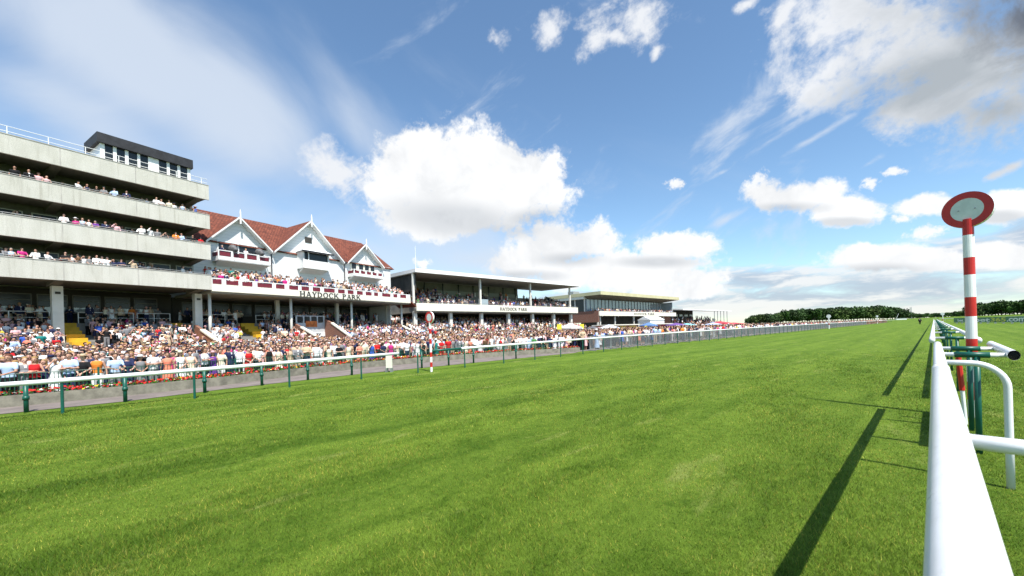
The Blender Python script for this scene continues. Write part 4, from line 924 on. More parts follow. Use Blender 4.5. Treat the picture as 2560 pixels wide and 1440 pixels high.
def tree_row(prof, step, depth, label, group, jit=4):
    prof = sorted(prof); px = prof[0][0]
    while px < prof[-1][0]:
        for (p0, y0, d0), (p1, y1, d1) in zip(prof[:-1], prof[1:]):
            if p0 <= px <= p1:
                t = (px - p0) / (p1 - p0); py = y0 + (y1 - y0) * t; dist = d0 + (d1 - d0) * t; break
        dr_ = ray(px, py); hh = Vector((dr_.x, dr_.y)); D0 = dist * rng.uniform(1 - depth, 1 + depth); k = D0 / hh.length
        z = EYE + dr_.z * k + rng.uniform(-.6, .9) * D0 / 400
        put_tree(dr_.x * k, dr_.y * k, max(3.5, z * 1.10), label, group)
        px += step * rng.uniform(.7, 1.3)
tree_row([(1872, 796, 330), (1900, 786, 345), (1925, 790, 350), (1960, 780, 390), (2010, 775, 420), (2060, 774, 440), (2130, 771, 470), (2185, 768, 500), (2230, 770, 520), (2270, 779, 540)], 6.5, .08, 'dark green broadleaf tree in the long wood behind the far rail', 'trees of the long wood')
tree_row([(2262, 783, 800), (2300, 786, 900), (2340, 784, 1000), (2400, 781, 1000), (2440, 776, 900)], 9, .06, 'distant low tree on the skyline behind the end of the track', 'distant trees on the skyline')
tree_row([(2430, 768, 560), (2450, 760, 540), (2500, 757, 520), (2560, 752, 500), (2640, 748, 480), (2760, 746, 470)], 9, .07, 'dark green tree on the rise behind the green hoarding', 'trees on the rise')
mm = empty('lattice_mast', (ray(2277, 780).x * 430, ray(2277, 780).y * 430, 0), 0, 'thin lattice mast rising above the end of the wood', 'mast'); mz = EYE + ray(2277, 768).z * 430
mb = MB()
for sx in (-.6, .6): mb.tube([(sx, 0, 0), (sx * .8, 0, mz)], .2, 5)
for i in range(12): mb.tube([(-.6, 0, i * mz / 12), (.6, 0, (i + .9) * mz / 12)], .1, 5)
mb.build('lattice', GALV, mm)
hx = ray(2252, 795); hut = empty('steward_hut', (hx.x * 300, hx.y * 300, 0), .4, 'small low white hut with pole by the far rail', 'hut')
MB().box(-3, 3, -1.2, 1.2, 0, 2.2).build('wall', WHITE, hut); MB().tube([(-2.6, 0, 2.2), (-1.2, 0, 6)], .1, 6).build('pole', WHITE, hut); MB().box(-3.1, 3.1, -1.3, 1.3, 2.2, 2.4).build('roof', GALV, hut)

# ---------------------------------------------------------------- parasols, kiosks and marquees on the far lawn
def parasol(px, lat, pyt, colr, label, r=1.5):
    yy = col_at(px, lat, 815); zt_ = z_at(px, pyt, lat, yy); p = empty('parasol', (lat, yy, 0), 0, label, 'parasol', 'parasols on the far lawn')
    mb = MB(); n = 8; vs = [(0, 0, zt_)] + [(r * math.cos(2 * math.pi * k / n), r * math.sin(2 * math.pi * k / n), zt_ - .62) for k in range(n)] + [(r * math.cos(2 * math.pi * k / n), r * math.sin(2 * math.pi * k / n), zt_ - .85) for k in range(n)]
    fs = [(0, 1 + k, 1 + (k + 1) % n) for k in range(n)] + [(1 + k, 1 + n + k, 1 + n + (k + 1) % n, 1 + (k + 1) % n) for k in range(n)]
    mb.add(vs, fs); mb.build('canopy', mat('canopy_%s' % label.split()[0], colr, .8), p); MB().tube([(0, 0, 0), (0, 0, zt_)], .04, 6).build('pole', WHITE, p)
parasol(1425, -36, 808, (.55, .52, .48), 'white parasol on the lawn in front of the brick stand end', 1.8)
parasol(1522, -38, 811, (.50, .53, .57), 'pale parasol left of the orange kiosk', 2.0); parasol(1482, -38, 815, (.10, .10, .11), 'black parasol between the white and pale ones', 2.0)
parasol(1622, -42, 806, (.10, .19, .40), 'blue parasol right of the orange kiosk', 2.0); parasol(1690, -44, 807, (.14, .07, .26), 'purple parasol in front of the far dark stand', 3.0)
parasol(1717, -44, 808, (.22, .55, .62), 'turquoise parasol beside the purple one', 3.2); parasol(1782, -46, 806, (.42, .50, .68), 'lilac parasol near the far dark stand', 2.6)
parasol(1800, -46, 803, (.55, .05, .07), 'crimson parasol at the end of the far stand', 3.4); parasol(1834, -46, 806, (.58, .07, .09), 'red parasol left of the wood, last but one', 4.6); parasol(1868, -40, 812, (.65, .22, .24), 'pink parasol in front of the first trees', 4.0)
def kiosk(px0, px1, lat, py0, wall, sign, label):
    y0, y1 = col_at(px0, lat), col_at(px1, lat); z = z_at(px0, py0, lat, y0); k = empty('kiosk', (lat, y0, 0), R(90), label, 'kiosk'); w = y1 - y0
    MB().box(0, w, 0, 3, 0, z).build('wall', wall, k); MB().box(-.3, w + .3, -.5, 3.3, z, z + .18).build('roof', CREAM, k)
    n = 3
    for i in range(n):
        a = w * (i + .15) / n; f = MB().box(a, a + w / n * .7, -.03, .0, 1.15, z - .75).build('hatch', DARK, k); MB().box(a, a + w / n * .7, -.06, -.032, z - .7, z - .1).build('sign', sign, k)
kiosk(1518, 1592, -42, 814, mat('orange_render', (.48, .20, .11), .8, var=.1), mat('yellow_sign', (.72, .50, .10), .6), 'orange brick betting kiosk with yellow signs on the lawn')
kiosk(1634, 1680, -46, 811, mat('buff_render', (.50, .30, .20), .8, var=.1), REDP, 'buff kiosk with red signs in front of the far stand')
mx_ = col_at(1642, -58); p = empty('marquee', (-58, mx_ - 4, 0), R(90), 'white marquee with low pitched top under the glazed stand', 'marquee')
MB().box(0, 9, 0, 4, 0, 3.9).build('wall', WHITE, p); mb = MB(); mb.prism([(-.2, 3.9), (4.2, 3.9), (2, 5.0)], 'x', -.2, 9.2); mb.build('roof', WHITE, p)
for px, lat, pz, lb in ((1398, -34, 817, 'small yellow board on a stick above the crowd by the far columns'), (1455, -36, 816, 'small yellow board on a stick right of the white parasol'), (1615, -38, 819, 'small yellow board on a stick by the blue parasol')):
    yy = col_at(px, lat); z = z_at(px, pz, lat, yy); p = empty('sign_board', (lat, yy, 0), R(90), lb, 'sign'); MB().box(-.45, .45, -.03, .03, z - .35, z + .35).build('board', mat('yellow_board', (.72, .60, .05), .5), p); MB().tube([(0, 0, 0), (0, 0, z - .35)], .03, 6).build('stick', GALV, p)
# ================================================================== people
def f_skin(t, b, co):
    oi = t.nodes.new('ShaderNodeObjectInfo')
    c = mixc(t, ramp(t, oi.outputs['Random'], .1, .95, False), (.60, .36, .27), (.40, .21, .14))
    def spot(c, p, r, dark):
        d = t.nodes.new('ShaderNodeVectorMath'); d.operation = 'DISTANCE'; t.links.new(co, d.inputs[0]); d.inputs[1].default_value = p
        return mixc(t, ramp(t, d.outputs['Value'], r, r * .5), c, dark)
    for y in (-.031, .031): c = spot(c, (.092, y, 1.648), .018, (.05, .035, .03))
    for y in (-.014, .014): c = spot(c, (.094, y, 1.575), .016, (.33, .08, .07))
    t.links.new(c, b.inputs['Base Color'])
SKIN = mat('skin', rough=.55, spec=.35, fn=f_skin)
def f_objc(t, b, co):
    oi = t.nodes.new('ShaderNodeObjectInfo'); n = noise(t, co, 9, 4, .6)
    t.links.new(mixc(t, math_(t, 'MULTIPLY', ramp(t, n, .35, .7), .18), oi.outputs['Color'], (.5, .5, .5), 'MULTIPLY'), b.inputs['Base Color'])
    bp = t.nodes.new('ShaderNodeBump'); bp.inputs['Strength'].default_value = .35; bp.inputs['Distance'].default_value = .02
    t.links.new(n, bp.inputs['Height']); t.links.new(bp.outputs[0], b.inputs['Normal'])
CLOTH = mat('cloth', rough=.85, spec=.15, fn=f_objc); HAIRM = mat('hair_fibre', rough=.6, spec=.3, fn=f_objc)

def capsule(mb, pts, rs, seg=10):
    mb.tube(pts, rs, seg)
    for p, r in zip(pts, rs): mb.ball(p, r, seg, 6)
def remeshed(mb, name, m, voxel, ratio, smooth=3):
    me = mb.mesh(name, m); o = bpy.data.objects.new(name, me); COL.objects.link(o)
    a = o.modifiers.new('a', 'REMESH'); a.mode = 'VOXEL'; a.voxel_size = voxel
    if smooth: c = o.modifiers.new('c', 'SMOOTH'); c.factor = .5; c.iterations = smooth
    d = o.modifiers.new('d', 'DECIMATE'); d.ratio = ratio
    dg = bpy.context.evaluated_depsgraph_get(); r = bpy.data.meshes.new_from_object(o.evaluated_get(dg))
    bpy.data.objects.remove(o); bpy.data.meshes.remove(me); r.name = name
    r.materials.clear(); r.materials.append(m); r.polygons.foreach_set('use_smooth', [True] * len(r.polygons)); return r
POSES = {  # elbow, wrist of the left (+y) and right (-y) arm
 'arms hanging': (((-.02, .25, 1.16), (.05, .26, .90)), ((-.02, -.25, 1.16), (.05, -.26, .90))),
 'arms folded': (((.07, .26, 1.17), (.22, -.04, 1.17)), ((.07, -.26, 1.17), (.24, .05, 1.20))),
 'leaning forward': (((.14, .25, 1.16), (.36, .14, 1.10)), ((.14, -.25, 1.16), (.36, -.13, 1.10))),
 'one hand raised': (((-.02, .25, 1.16), (.07, .25, .92)), ((.16, -.27, 1.36), (.17, -.10, 1.60))),
 'hands clasped': (((.02, .26, 1.17), (.20, .04, .99)), ((.02, -.26, 1.17), (.21, -.03, 1.00)))}
def body_mb(sex, pose):
    mb = MB(); k = .90 if sex == 'F' else 1.0
    hipw = .175 if sex == 'F' else .165
    mb.loft([(0, 0, .84, .11, hipw), (0, 0, .95, .115, hipw), (0, 0, 1.08, .098, .135 * k), (.005, 0, 1.2, .112, .150 * k), (.012 if sex == 'F' else .005, 0, 1.31, .125, .172 * k), (0, 0, 1.42, .095, .175 * k), (0, 0, 1.475, .06, .09)], 16)
    for s in (1, -1):
        capsule(mb, [(0, .088 * s, .88), (.015, .095 * s, .49), (-.015, .10 * s, .09)], [.088, .058, .040])
        mb.ball((.05, .105 * s, .045), (.125, .045, .045), 10, 6)
    for (el, wr), s in zip(POSES[pose], (1, -1)):
        sh = (0, .178 * k * s, 1.415); capsule(mb, [sh, el, wr], [.052 * k + .004, .040, .028])
        d = (Vector(wr) - Vector(el)).normalized(); side = d.cross(Vector((0, 0, 1))); side = side.normalized() if side.length > .2 else Vector((1, 0, 0)); nrm = side.cross(d)
        pc = Vector(wr) + d * .05; capsule(mb, [Vector(wr) + d * .02, Vector(wr) + d * .075], [.030, .034], 8)
        for i, (o_, l_) in enumerate(((-.027, .060), (-.009, .074), (.009, .070), (.026, .055))):
            b0 = Vector(wr) + d * .085 + side * o_; b1 = b0 + d * l_ * .55 + nrm * (.006 + .003 * i); b2 = b1 + d * l_ * .42 - nrm * (.014 + .004 * i); capsule(mb, [b0, b1, b2], [.0115, .0105, .009], 6)
        t0 = Vector(wr) + d * .04 - side * .03; capsule(mb, [t0, t0 + d * .035 - side * .022, t0 + d * .065 - side * .024], [.013, .0115, .010], 6)
    capsule(mb, [(0, 0, 1.45), (.015, 0, 1.56)], [.056 * k, .052 * k])
    mb.ball((.005, 0, 1.652), (.098, .077, .108), 14, 10); mb.ball((.030, 0, 1.585), (.062, .056, .058), 12, 8)
    mb.ball((.103, 0, 1.618), (.020, .014, .022), 8, 6); mb.ball((.090, 0, 1.665), (.018, .05, .012), 8, 6)
    for s in (1, -1): mb.ball((.0, .078 * s, 1.632), (.020, .012, .030), 8, 6)
    return mb
def torso_rings(sex, g, z0, flare=0.0):
    k = .90 if sex == 'F' else 1.0
    base = [(0, .80, .118, .172), (0, .95, .118, .168), (0, 1.08, .102, .140 * k), (.005, 1.2, .114, .153 * k), (.010, 1.31, .126, .173 * k), (0, 1.42, .096, .178 * k), (0, 1.47, .062, .095)]
    return [(c, 0, z, rx + g + flare * max(0, 1.1 - z), ry + g + flare * max(0, 1.1 - z)) for c, z, rx, ry in base if z >= z0 - .001]
def top_mb(sex, pose, kind):
    k = .90 if sex == 'F' else 1.0; g = .014 if kind != 'jacket' else .026; mb = MB()
    mb.loft(torso_rings(sex, g, .80 if kind == 'jacket' else .95, .04 if kind == 'jacket' else .02), 16)
    for (el, wr), s in zip(POSES[pose], (1, -1)):
        sh = Vector((0, .178 * k * s, 1.412)); el = Vector(el); wr = Vector(wr)
        if kind == 'short': capsule(mb, [sh, sh + (el - sh) * .62], [.066 * k, .062])
        elif kind in ('long', 'jacket'): q = .0 if kind == 'long' else .008; capsule(mb, [sh, el, el + (wr - el) * .93], [.066 * k + q, .055 + q, .042 + q])
    return mb
def skirt_mb(sex, long):
    mb = MB(); zb = .12 if long else .48
    mb.loft([(0, 0, zb, .19 if not long else .24, .225 if not long else .27), (0, 0, (zb + .95) / 2, .165, .205), (0, 0, .93, .132, .186), (0, 0, 1.08, .118, .150)], 18); return mb
def trousers_mb():
    mb = MB(); mb.loft([(0, 0, .80, .122, .178), (0, 0, .95, .128, .180), (0, 0, 1.06, .112, .156)], 16)
    for s in (1, -1): capsule(mb, [(0, .09 * s, .86), (.012, .097 * s, .48), (-.012, .102 * s, .10)], [.102, .078, .066])
    return mb
def shoes_mb():
    mb = MB()
    for s in (1, -1): mb.ball((.05, .105 * s, .05), (.138, .054, .055), 10, 6)
    return mb
def hair_mb(kind):
    mb = MB()
    mb.ball((-.012, 0, 1.675), (.112, .098, .114), 14, 9)
    if kind == 'long': mb.loft([(-.055, 0, 1.40, .035, .085), (-.055, 0, 1.5, .055, .095), (-.045, 0, 1.62, .065, .092), (-.03, 0, 1.70, .07, .085)], 12)
    elif kind == 'up': mb.ball((-.09, 0, 1.72), (.06, .06, .06), 10, 6)
    return mb
def hair_mesh(kind):
    mb = hair_mb(kind); me = remeshed(mb, 'hair', HAIRM, .012, .16, 2)
    bm = bmesh.new(); bm.from_mesh(me)      # clear the face: keep hair off the front below the brow
    kill = [f for f in bm.faces if f.calc_center_median().x > .024 and f.calc_center_median().z < 1.718]
    bmesh.ops.delete(bm, geom=kill, context='FACES'); bm.to_mesh(me); bm.free(); return me
def hat_mesh(kind):
    mb = MB()
    if kind == 'brim': mb.tube([(0, 0, 1.715), (0, 0, 1.722)], .185, 18, sy=1); mb.loft([(0, 0, 1.72, .105, .095), (0, 0, 1.79, .095, .085), (0, 0, 1.81, .06, .055)], 14)
    else: mb.loft([(.0, 0, 1.70, .108, .092), (.02, 0, 1.73, .12, .098), (0, 0, 1.765, .08, .07)], 14); mb.ball((.10, 0, 1.712), (.06, .06, .012), 10, 5)
    return mb.mesh('hat', CLOTH, True)
BODY = {}; TOP = {}
for sex in 'MF':
    for pose in POSES:
        BODY[sex, pose] = remeshed(body_mb(sex, pose), 'person', SKIN, .0105, .16, 2)
        for kind in (('short', 'long', 'jacket') if sex == 'M' else ('bare', 'short')):
            TOP[sex, pose, kind] = remeshed(top_mb(sex, pose, kind), 'jacket' if kind == 'jacket' else 'top', CLOTH, .017, .18)
TROUS = remeshed(trousers_mb(), 'trousers', CLOTH, .018, .18); SKIRT = {l: remeshed(skirt_mb('F', l), 'skirt', CLOTH, .02, .2) for l in (False, True)}
SHOES = shoes_mb().mesh('shoes', CLOTH, True)
HAIR = {k: hair_mesh(k) for k in ('short', 'long', 'up')}; HAT = {k: hat_mesh(k) for k in ('brim', 'cap')}
mb = MB(); mb.add([(.137, -.045, 1.445), (.137, .045, 1.445), (.162, .0, 1.12), (.10, 0, 1.46)], [(0, 1, 3), (0, 2, 1)]); SHIRTF = mb.mesh('shirt_front', WHITE)

COLS = {'white': (.80, .80, .80), 'cream': (.72, .66, .50), 'pale blue': (.42, .55, .76), 'navy': (.022, .028, .075), 'black': (.014, .014, .016), 'grey': (.20, .20, .21), 'pale pink': (.70, .42, .44), 'coral': (.75, .23, .15),
        'red': (.50, .018, .022), 'magenta': (.52, .03, .20), 'purple': (.13, .035, .25), 'teal': (.015, .19, .18), 'beige': (.52, .40, .27), 'orange': (.70, .22, .04), 'yellow': (.72, .58, .08), 'royal blue': (.04, .10, .42), 'brown': (.12, .065, .035), 'green': (.06, .20, .06)}
TOPW = [('white', 38), ('cream', 8), ('pale blue', 8), ('navy', 11), ('black', 15), ('grey', 8), ('pale pink', 11), ('coral', 4), ('red', 5), ('magenta', 2), ('purple', 2), ('teal', 2), ('beige', 6), ('orange', 2), ('yellow', 1), ('royal blue', 3), ('brown', 2), ('green', 1)]
HAIRC = {'blond': (.34, .21, .08), 'brown': (.055, .028, .015), 'black': (.010, .008, .008), 'grey': (.25, .245, .24), 'auburn': (.12, .038, .018)}
def pick(ws): return rng.choices([w[0] for w in ws], [w[1] for w in ws])[0]
def look(forced=None):
    sex = rng.choice('MF'); fo = forced or {}
    if 'sex' in fo: sex = fo['sex']
    elif fo.get('kind') in ('long', 'jacket'): sex = 'M'
    elif fo.get('kind') == 'bare' or 'dress' in fo.get('low', ''): sex = 'F'
    d = {'sex': sex, 'pose': rng.choice(list(POSES)), 'h': (rng.uniform(.96, 1.06) if sex == 'M' else rng.uniform(.89, .98))}
    d['top'] = pick(TOPW); d['hair'] = rng.choices(list(HAIRC), [3, 7, 5, 2, 2])[0]
    if sex == 'M':
        d['kind'] = rng.choices(['short', 'long', 'jacket'], [5, 4, 3])[0]; d['bottom'] = rng.choices(['black', 'navy', 'grey', 'beige'], [5, 4, 3, 3])[0]; d['low'] = 'trousers'; d['hs'] = 'short'
        if d['kind'] == 'jacket': d['top'] = rng.choices(['navy', 'grey', 'black', 'beige'], [4, 4, 4, 1])[0]
        d['hat'] = rng.choices([None, 'cap', 'brim'], [9, .6, 1])[0]
    else:
        d['kind'] = rng.choices(['bare', 'short'], [3, 2])[0]; d['low'] = rng.choices(['dress', 'long dress', 'trousers'], [6, 1, 2])[0]; d['bottom'] = d['top'] if 'dress' in d['low'] else rng.choice(['black', 'white', 'navy', 'beige'])
        d['hs'] = rng.choices(['long', 'up'], [3, 2])[0]; d['hat'] = rng.choices([None, 'brim'], [7, 2])[0]
    d['hatc'] = rng.choice(['white', 'black', 'beige', 'cream', 'pale pink', 'navy']) if d['hat'] == 'brim' else rng.choice(['white', 'navy', 'grey'])
    if forced: d.update(forced); 
    if 'dress' in d['low']: d['bottom'] = d['top']
    elif d['bottom'] == d['top'] and d['kind'] != 'jacket' and d['bottom'] == 'white': d['bottom'] = 'black'
    return d
# ---------------------------------------------------------------- where they stand
PPL = []      # x, y, z, facing, zone, z below which the person is hidden, look
def add_p(x, y, z, face, zone, zh=-9, forced=None):
    PPL.append([x, y, z, face + rng.gauss(0, .38), zone, zh, look(forced)])
FR = {1: (O1, ANG), 3: (O3, R(90)), 4: (O4, R(90)), 5: (O5, R(90))}
def tw(f, x, y):
    O, a = FR[f]; return O[0] + math.cos(a) * x - math.sin(a) * y, O[1] + math.sin(a) * x + math.cos(a) * y
def tl(f, X, Y):
    O, a = FR[f]; dx, dy = X - O[0], Y - O[1]; return dx * math.cos(a) + dy * math.sin(a), -dx * math.sin(a) + dy * math.cos(a)
# front row at the mesh fence
F2 = offs(WALL, 4.9)
spec = {22: dict(top='pale blue', kind='short', sex='M', low='trousers', bottom='black'), 60: dict(top='grey', kind='jacket', sex='M', low='trousers', bottom='grey'), 85: dict(top='red', sex='F', kind='bare', low='trousers', bottom='black', hair='blond', pose='arms folded', hat=None), 138: dict(top='white', sex='F', kind='bare', low='long dress', hat=None),
        172: dict(top='pale blue', sex='M', kind='short', low='trousers', bottom='navy', pose='arms folded', hat=None), 207: dict(top='black', sex='F', kind='short', low='dress', hat='brim', hatc='beige'), 240: dict(top='orange', sex='F', kind='bare', low='trousers', bottom='white', hat=None), 288: dict(top='pale blue', sex='M', kind='short', low='trousers', bottom='grey', pose='leaning forward', hat=None),
        318: dict(top='navy', sex='F', kind='short', low='dress'), 352: dict(top='grey', sex='F', kind='bare', low='dress', hair='blond'), 385: dict(top='white', sex='M', kind='short', low='trousers', bottom='grey'), 422: dict(top='coral', sex='F', kind='bare', low='dress', pose='arms hanging', hat=None), 455: dict(top='white', sex='F', kind='bare', low='dress', hair='black'), 484: dict(top='cream', sex='F', kind='bare', low='dress'),
        514: dict(top='white', sex='M', kind='short', low='trousers', bottom='black', pose='arms folded', hat=None), 536: dict(top='purple', sex='F', kind='bare', low='dress'), 553: dict(top='cream', sex='F', kind='short', low='trousers', bottom='white'), 577: dict(top='white', sex='M', kind='short', low='trousers', bottom='black', pose='arms folded'), 602: dict(top='white', sex='M', kind='long', low='trousers', bottom='black'), 622: dict(top='red', sex='F', kind='bare', low='dress', pose='hands clasped', hat=None),
        648: dict(top='white', sex='M', kind='short', low='trousers', bottom='black', pose='hands clasped', hat=None), 678: dict(top='black', sex='F', kind='bare', low='dress'), 700: dict(top='cream', sex='F', kind='bare', low='dress'), 726: dict(top='beige', sex='F', kind='bare', low='dress', hair='auburn', hat=None), 748: dict(top='grey', sex='M', kind='jacket', low='trousers'), 770: dict(top='beige', sex='M', kind='long', low='trousers'), 795: dict(top='white', sex='M', kind='long', low='trousers', bottom='grey', pose='arms hanging'),
        825: dict(top='cream', sex='F', kind='bare', low='dress'), 848: dict(top='black', sex='F', kind='short', low='dress'), 872: dict(top='cream', sex='F', kind='bare', low='dress'), 900: dict(top='coral', sex='F', kind='bare', low='dress'), 930: dict(top='royal blue', sex='F', kind='bare', low='dress'), 980: dict(top='magenta', sex='F', kind='bare', low='dress'), 1020: dict(top='white', sex='M', kind='short'), 1090: dict(top='teal', sex='F', kind='bare', low='dress'), 1103: dict(top='red', sex='F', kind='short', low='dress'), 1190: dict(top='royal blue', sex='M', kind='short'), 1252: dict(top='red', sex='F', kind='short')}
cur = []
fine = resample(F2, .02)
for pxl, fd in spec.items():
    best = min(fine, key=lambda q: abs(project((q[0].x, q[0].y, 1.0))[0] - pxl)); p = best[0]; n = Vector((-best[1].y, best[1].x)); p = p + n * rng.uniform(0, .25)
    cur.append(p); add_p(p.x, p.y, gz(p.x, p.y), 0 if pxl > 60 else .2, 'at the mesh fence', forced=fd)
for (p, t) in resample(F2, .52):
    n = Vector((-t.y, t.x)); q = p + n * rng.uniform(0, .3) + t * rng.uniform(-.1, .1)
    if rng.random() < .82 and min((q - c).length for c in cur) > .48: cur.append(q); add_p(q.x, q.y, gz(q.x, q.y), 0, 'at the mesh fence')
CU = [(1, x, 2.7, .75) for x in (-20.6, s_of(145, 2.4, 780), s_of(495, 2.4, 780))] + [(1, s_of(p, 1.6, 790), 1.6, .4) for p in (525, 728, 879, 1004)] + [(1, x, 5.1, .5) for x in (9.4, 18.25, 27.9)] + [(3, x, 1.2, .65) for x in (.25, 7.6, 14.9, 22.2, 29.5, 36.7, 43.2)]
def fence_x(Y):
    pts = [(-18.5, -40)] + F2 + [(-19.3, 26), (-19.4, 400)]
    for a, b in zip(pts[:-1], pts[1:]):
        if a[1] <= Y <= b[1]: return a[0] + (b[0] - a[0]) * (Y - a[1]) / (b[1] - a[1])
    return -19.4
Y = -17.0
while Y < 110:
    X = fence_x(Y) - .62; 
    while X > -76:
        q = (X + rng.uniform(-.2, .2), Y + rng.uniform(-.2, .2)); X -= .60 + (0.0 if Y < 50 else .12)
        l1 = tl(1, *q); l3 = tl(3, *q); l4 = tl(4, *q); z = gz(*q); zone = None; dn = .0; face = 0
        if l1[0] < 28.4 and l1[1] > -15:
            x, y = l1
            if y > 9.2 or x < -16: continue
            z = TZ(y); zone = ('under the concrete stand' if x < -.3 else 'on the terrace of the gabled stand') if y > -1 else ('on steps below concrete stand' if x < -.3 else 'on steps below gabled stand')
            face = R(16); dn = .78 if y < 2 else .62 if y < 6 else .5
            if any(s - .15 < x < s + 1.3 and y > -7 for s in (-10.0, -1.95)) or (4.95 < x < 6.75 and y > -6): dn = .05
            if 9.5 < x < 14.9 and -5 < y < 2.6: dn = .3 if 10.4 < x < 14.1 and y < -2.5 else 0; z = -.34
            if 9.5 < x < 14.9 and y >= 2.6: z = max(z, 3.4)
            if abs(x + .7) < .4 or abs(x - 27.35) < .4: dn = 0
        elif l3[0] >= -1 and l3[0] < 44.2 and l3[1] > -15:
            x, y = l3
            if y > 8.8: continue
            z = (max(gz(*q), .3 * (y + 15) / 10) if y < -5 else .3 + 3.1 * (min(y, 6) + 5) / 11); zone = 'below the flat roofed stand'; dn = .72 if x < 18 or y < -3 else .55
            if abs(x - 9.35) < .35 or abs(x - 33.65) < .35: dn = 0
        elif l3[0] >= 44.2 or Y > 78:
            if X < -60: continue
            dX = fence_x(Y) - X; zone = 'on the far lawn'; dn = .62 if dX < 6 else .28
        else:
            if Y < -14: continue
            dX = fence_x(Y) - X; zone = 'close behind the mesh fence' if dX < 4.5 else 'in the lawn crowd'; dn = .80 if dX < 5 else .58
        if l1[0] < 28 and l1[1] > -5 and any(a < project((q[0], q[1], z + 1.3))[0] < b for a, b in ((153, 216), (604, 650))): dn = .03
        dn *= .78 + .34 * math.sin(q[0] * .9 + 2 * math.sin(q[1] * .53)) * math.sin(q[1] * .8 + q[0] * .31)
        if rng.random() > dn: continue
        if any((tl(f, *q)[0] - cx) ** 2 + (tl(f, *q)[1] - cy) ** 2 < r_ * r_ for f, cx, cy, r_ in CU): continue
        add_p(q[0], q[1], z, face, zone)
    Y += .58 if Y < 50 else .72
Y = 110
while Y < 330:
    for k in range(14 if Y < 215 else 5):
        if rng.random() < (.7 if k < 4 else .35): add_p(-19.6 - k * .8 * (1 if k < 5 else 1.8) + rng.uniform(-.3, .3), Y + rng.uniform(-.4, .4), 0, 0, 'on the far lawn')
    Y += .85 if Y < 215 else 1.3
# balconies of the concrete stand: x read from the photograph's columns
def bx(px, y=.6, py=560): return s_of(px, y, py)
nm = ['on the lowest concrete balcony', 'on the middle concrete balcony', 'on the highest concrete balcony']
W_ = dict(top='white', kind='long', sex='M', low='trousers', pose='leaning forward', hat=None)
GRP = [[(12, {}), (25, dict(top='pale pink', kind='short')), (52, dict(top='magenta', kind='short', sex='M', low='trousers')), (86, W_), (116, W_), (160, dict(top='black')), (176, {}), (192, dict(top='brown')), (206, {}), (220, dict(hair='blond')), (238, W_), (252, W_), (265, {}), (280, dict(top='navy')), (300, dict(top='navy')), (328, dict(top='beige'))],
       [(160, W_), (188, dict(top='magenta', kind='short')), (206, dict(top='pale blue')), (222, dict(top='white')), (238, dict(top='purple', kind='short')), (262, W_), (290, dict(top='pale pink', kind='long', sex='M', low='trousers')), (352, W_), (374, dict(top='white')), (392, {}), (412, dict(top='black')), (438, dict(top='orange')), (452, dict(top='pale pink')), (480, dict(hair='blond')), (500, dict(top='red', kind='short'))],
       [(40, dict(top='black')), (75, dict(top='black')), (100, dict(top='red')), (120, {}), (198, W_), (220, dict(top='navy')), (244, dict(top='black')), (262, dict(top='grey')), (288, dict(top='pale blue', kind='long', sex='M', low='trousers')), (318, dict(top='navy', kind='jacket', sex='M', low='trousers')), (392, W_), (404, dict(top='white')), (424, dict(top='cream', hair='blond')), (436, dict(hair='blond')), (457, dict(top='pale blue')), (488, dict(top='royal blue'))]]
for i, gl in enumerate(GRP):
    for px_, fd in gl:
        X_, Y_ = tw(1, min(-.5, bx(px_)), rng.uniform(.46, .6)); add_p(X_, Y_, LV[i][1] - .90, ANG - R(90), nm[i], LV[i][1], fd)
    for k in range(26):
        X_, Y_ = tw(1, rng.uniform(-15, -1), rng.uniform(.9, 2.6)); add_p(X_, Y_, LV[i][1] - .95, ANG - R(90), nm[i], LV[i][1])
for row in range(5):        # white balcony
    x = .4 + rng.uniform(0, .3)
    while x < 28:
        if rng.random() < .86 - .05 * row: X_, Y_ = tw(1, x, .55 + row * .62 + rng.uniform(-.1, .1)); add_p(X_, Y_, 7.38 + row * .24, ANG - R(90), 'on the maroon panelled balcony', 8.4)
        x += rng.uniform(.46, .66)
X_, Y_ = tw(1, 2.3, 2.95); add_p(X_, Y_, 10.98, ANG - R(90), 'on the left gable balcony', 12, dict(top='coral', kind='short', sex='M', low='trousers'))
X_, Y_ = tw(1, 4.9, 3.2); add_p(X_, Y_, 10.98, ANG - R(90), 'on the left gable balcony', 12, dict(top='white', kind='short', sex='M', low='trousers'))
for k in range(12):         # upper tier of the cream stand
    x = .4
    while x < 44:
        dn = (.85 if k < 9 else .4) if x < 9 else (.75 if k < 6 else .35 if k < 8 else .05) if x < 14 else (.72 if k < 3 else .12) if x < 33 else .6 if k < 8 else .1
        if rng.random() < dn and not (14 < x < 16.8 and k < 2): X_, Y_ = tw(3, x, 1.05 + .78 * k + .35); add_p(X_, Y_, 6.2 + (k + 1) * .31 - (.42 if k > 0 else .1), 0, 'under the flat white roof', 7.15)
        x += rng.uniform(.5, .75)
for row in range(4):
    x = .4
    while x < 48:
        if rng.random() < .62: X_, Y_ = tw(4, x, .6 + row * .8); add_p(X_, Y_, 5.86 + .06 * row, 0, 'on the glazed stand balcony', 6.75)
        x += rng.uniform(.5, .9)
for k in range(10):
    x = 0.0
    while x < 44:
        if rng.random() < .35: X_, Y_ = tw(5, x, -4.6 + k); add_p(X_, Y_, .5 + k * .42, 0, 'on the far small stand')
        x += rng.uniform(.6, 1.2)
for tx, pxx in ((-2.9, 2300),):
    Yy = 166; pass
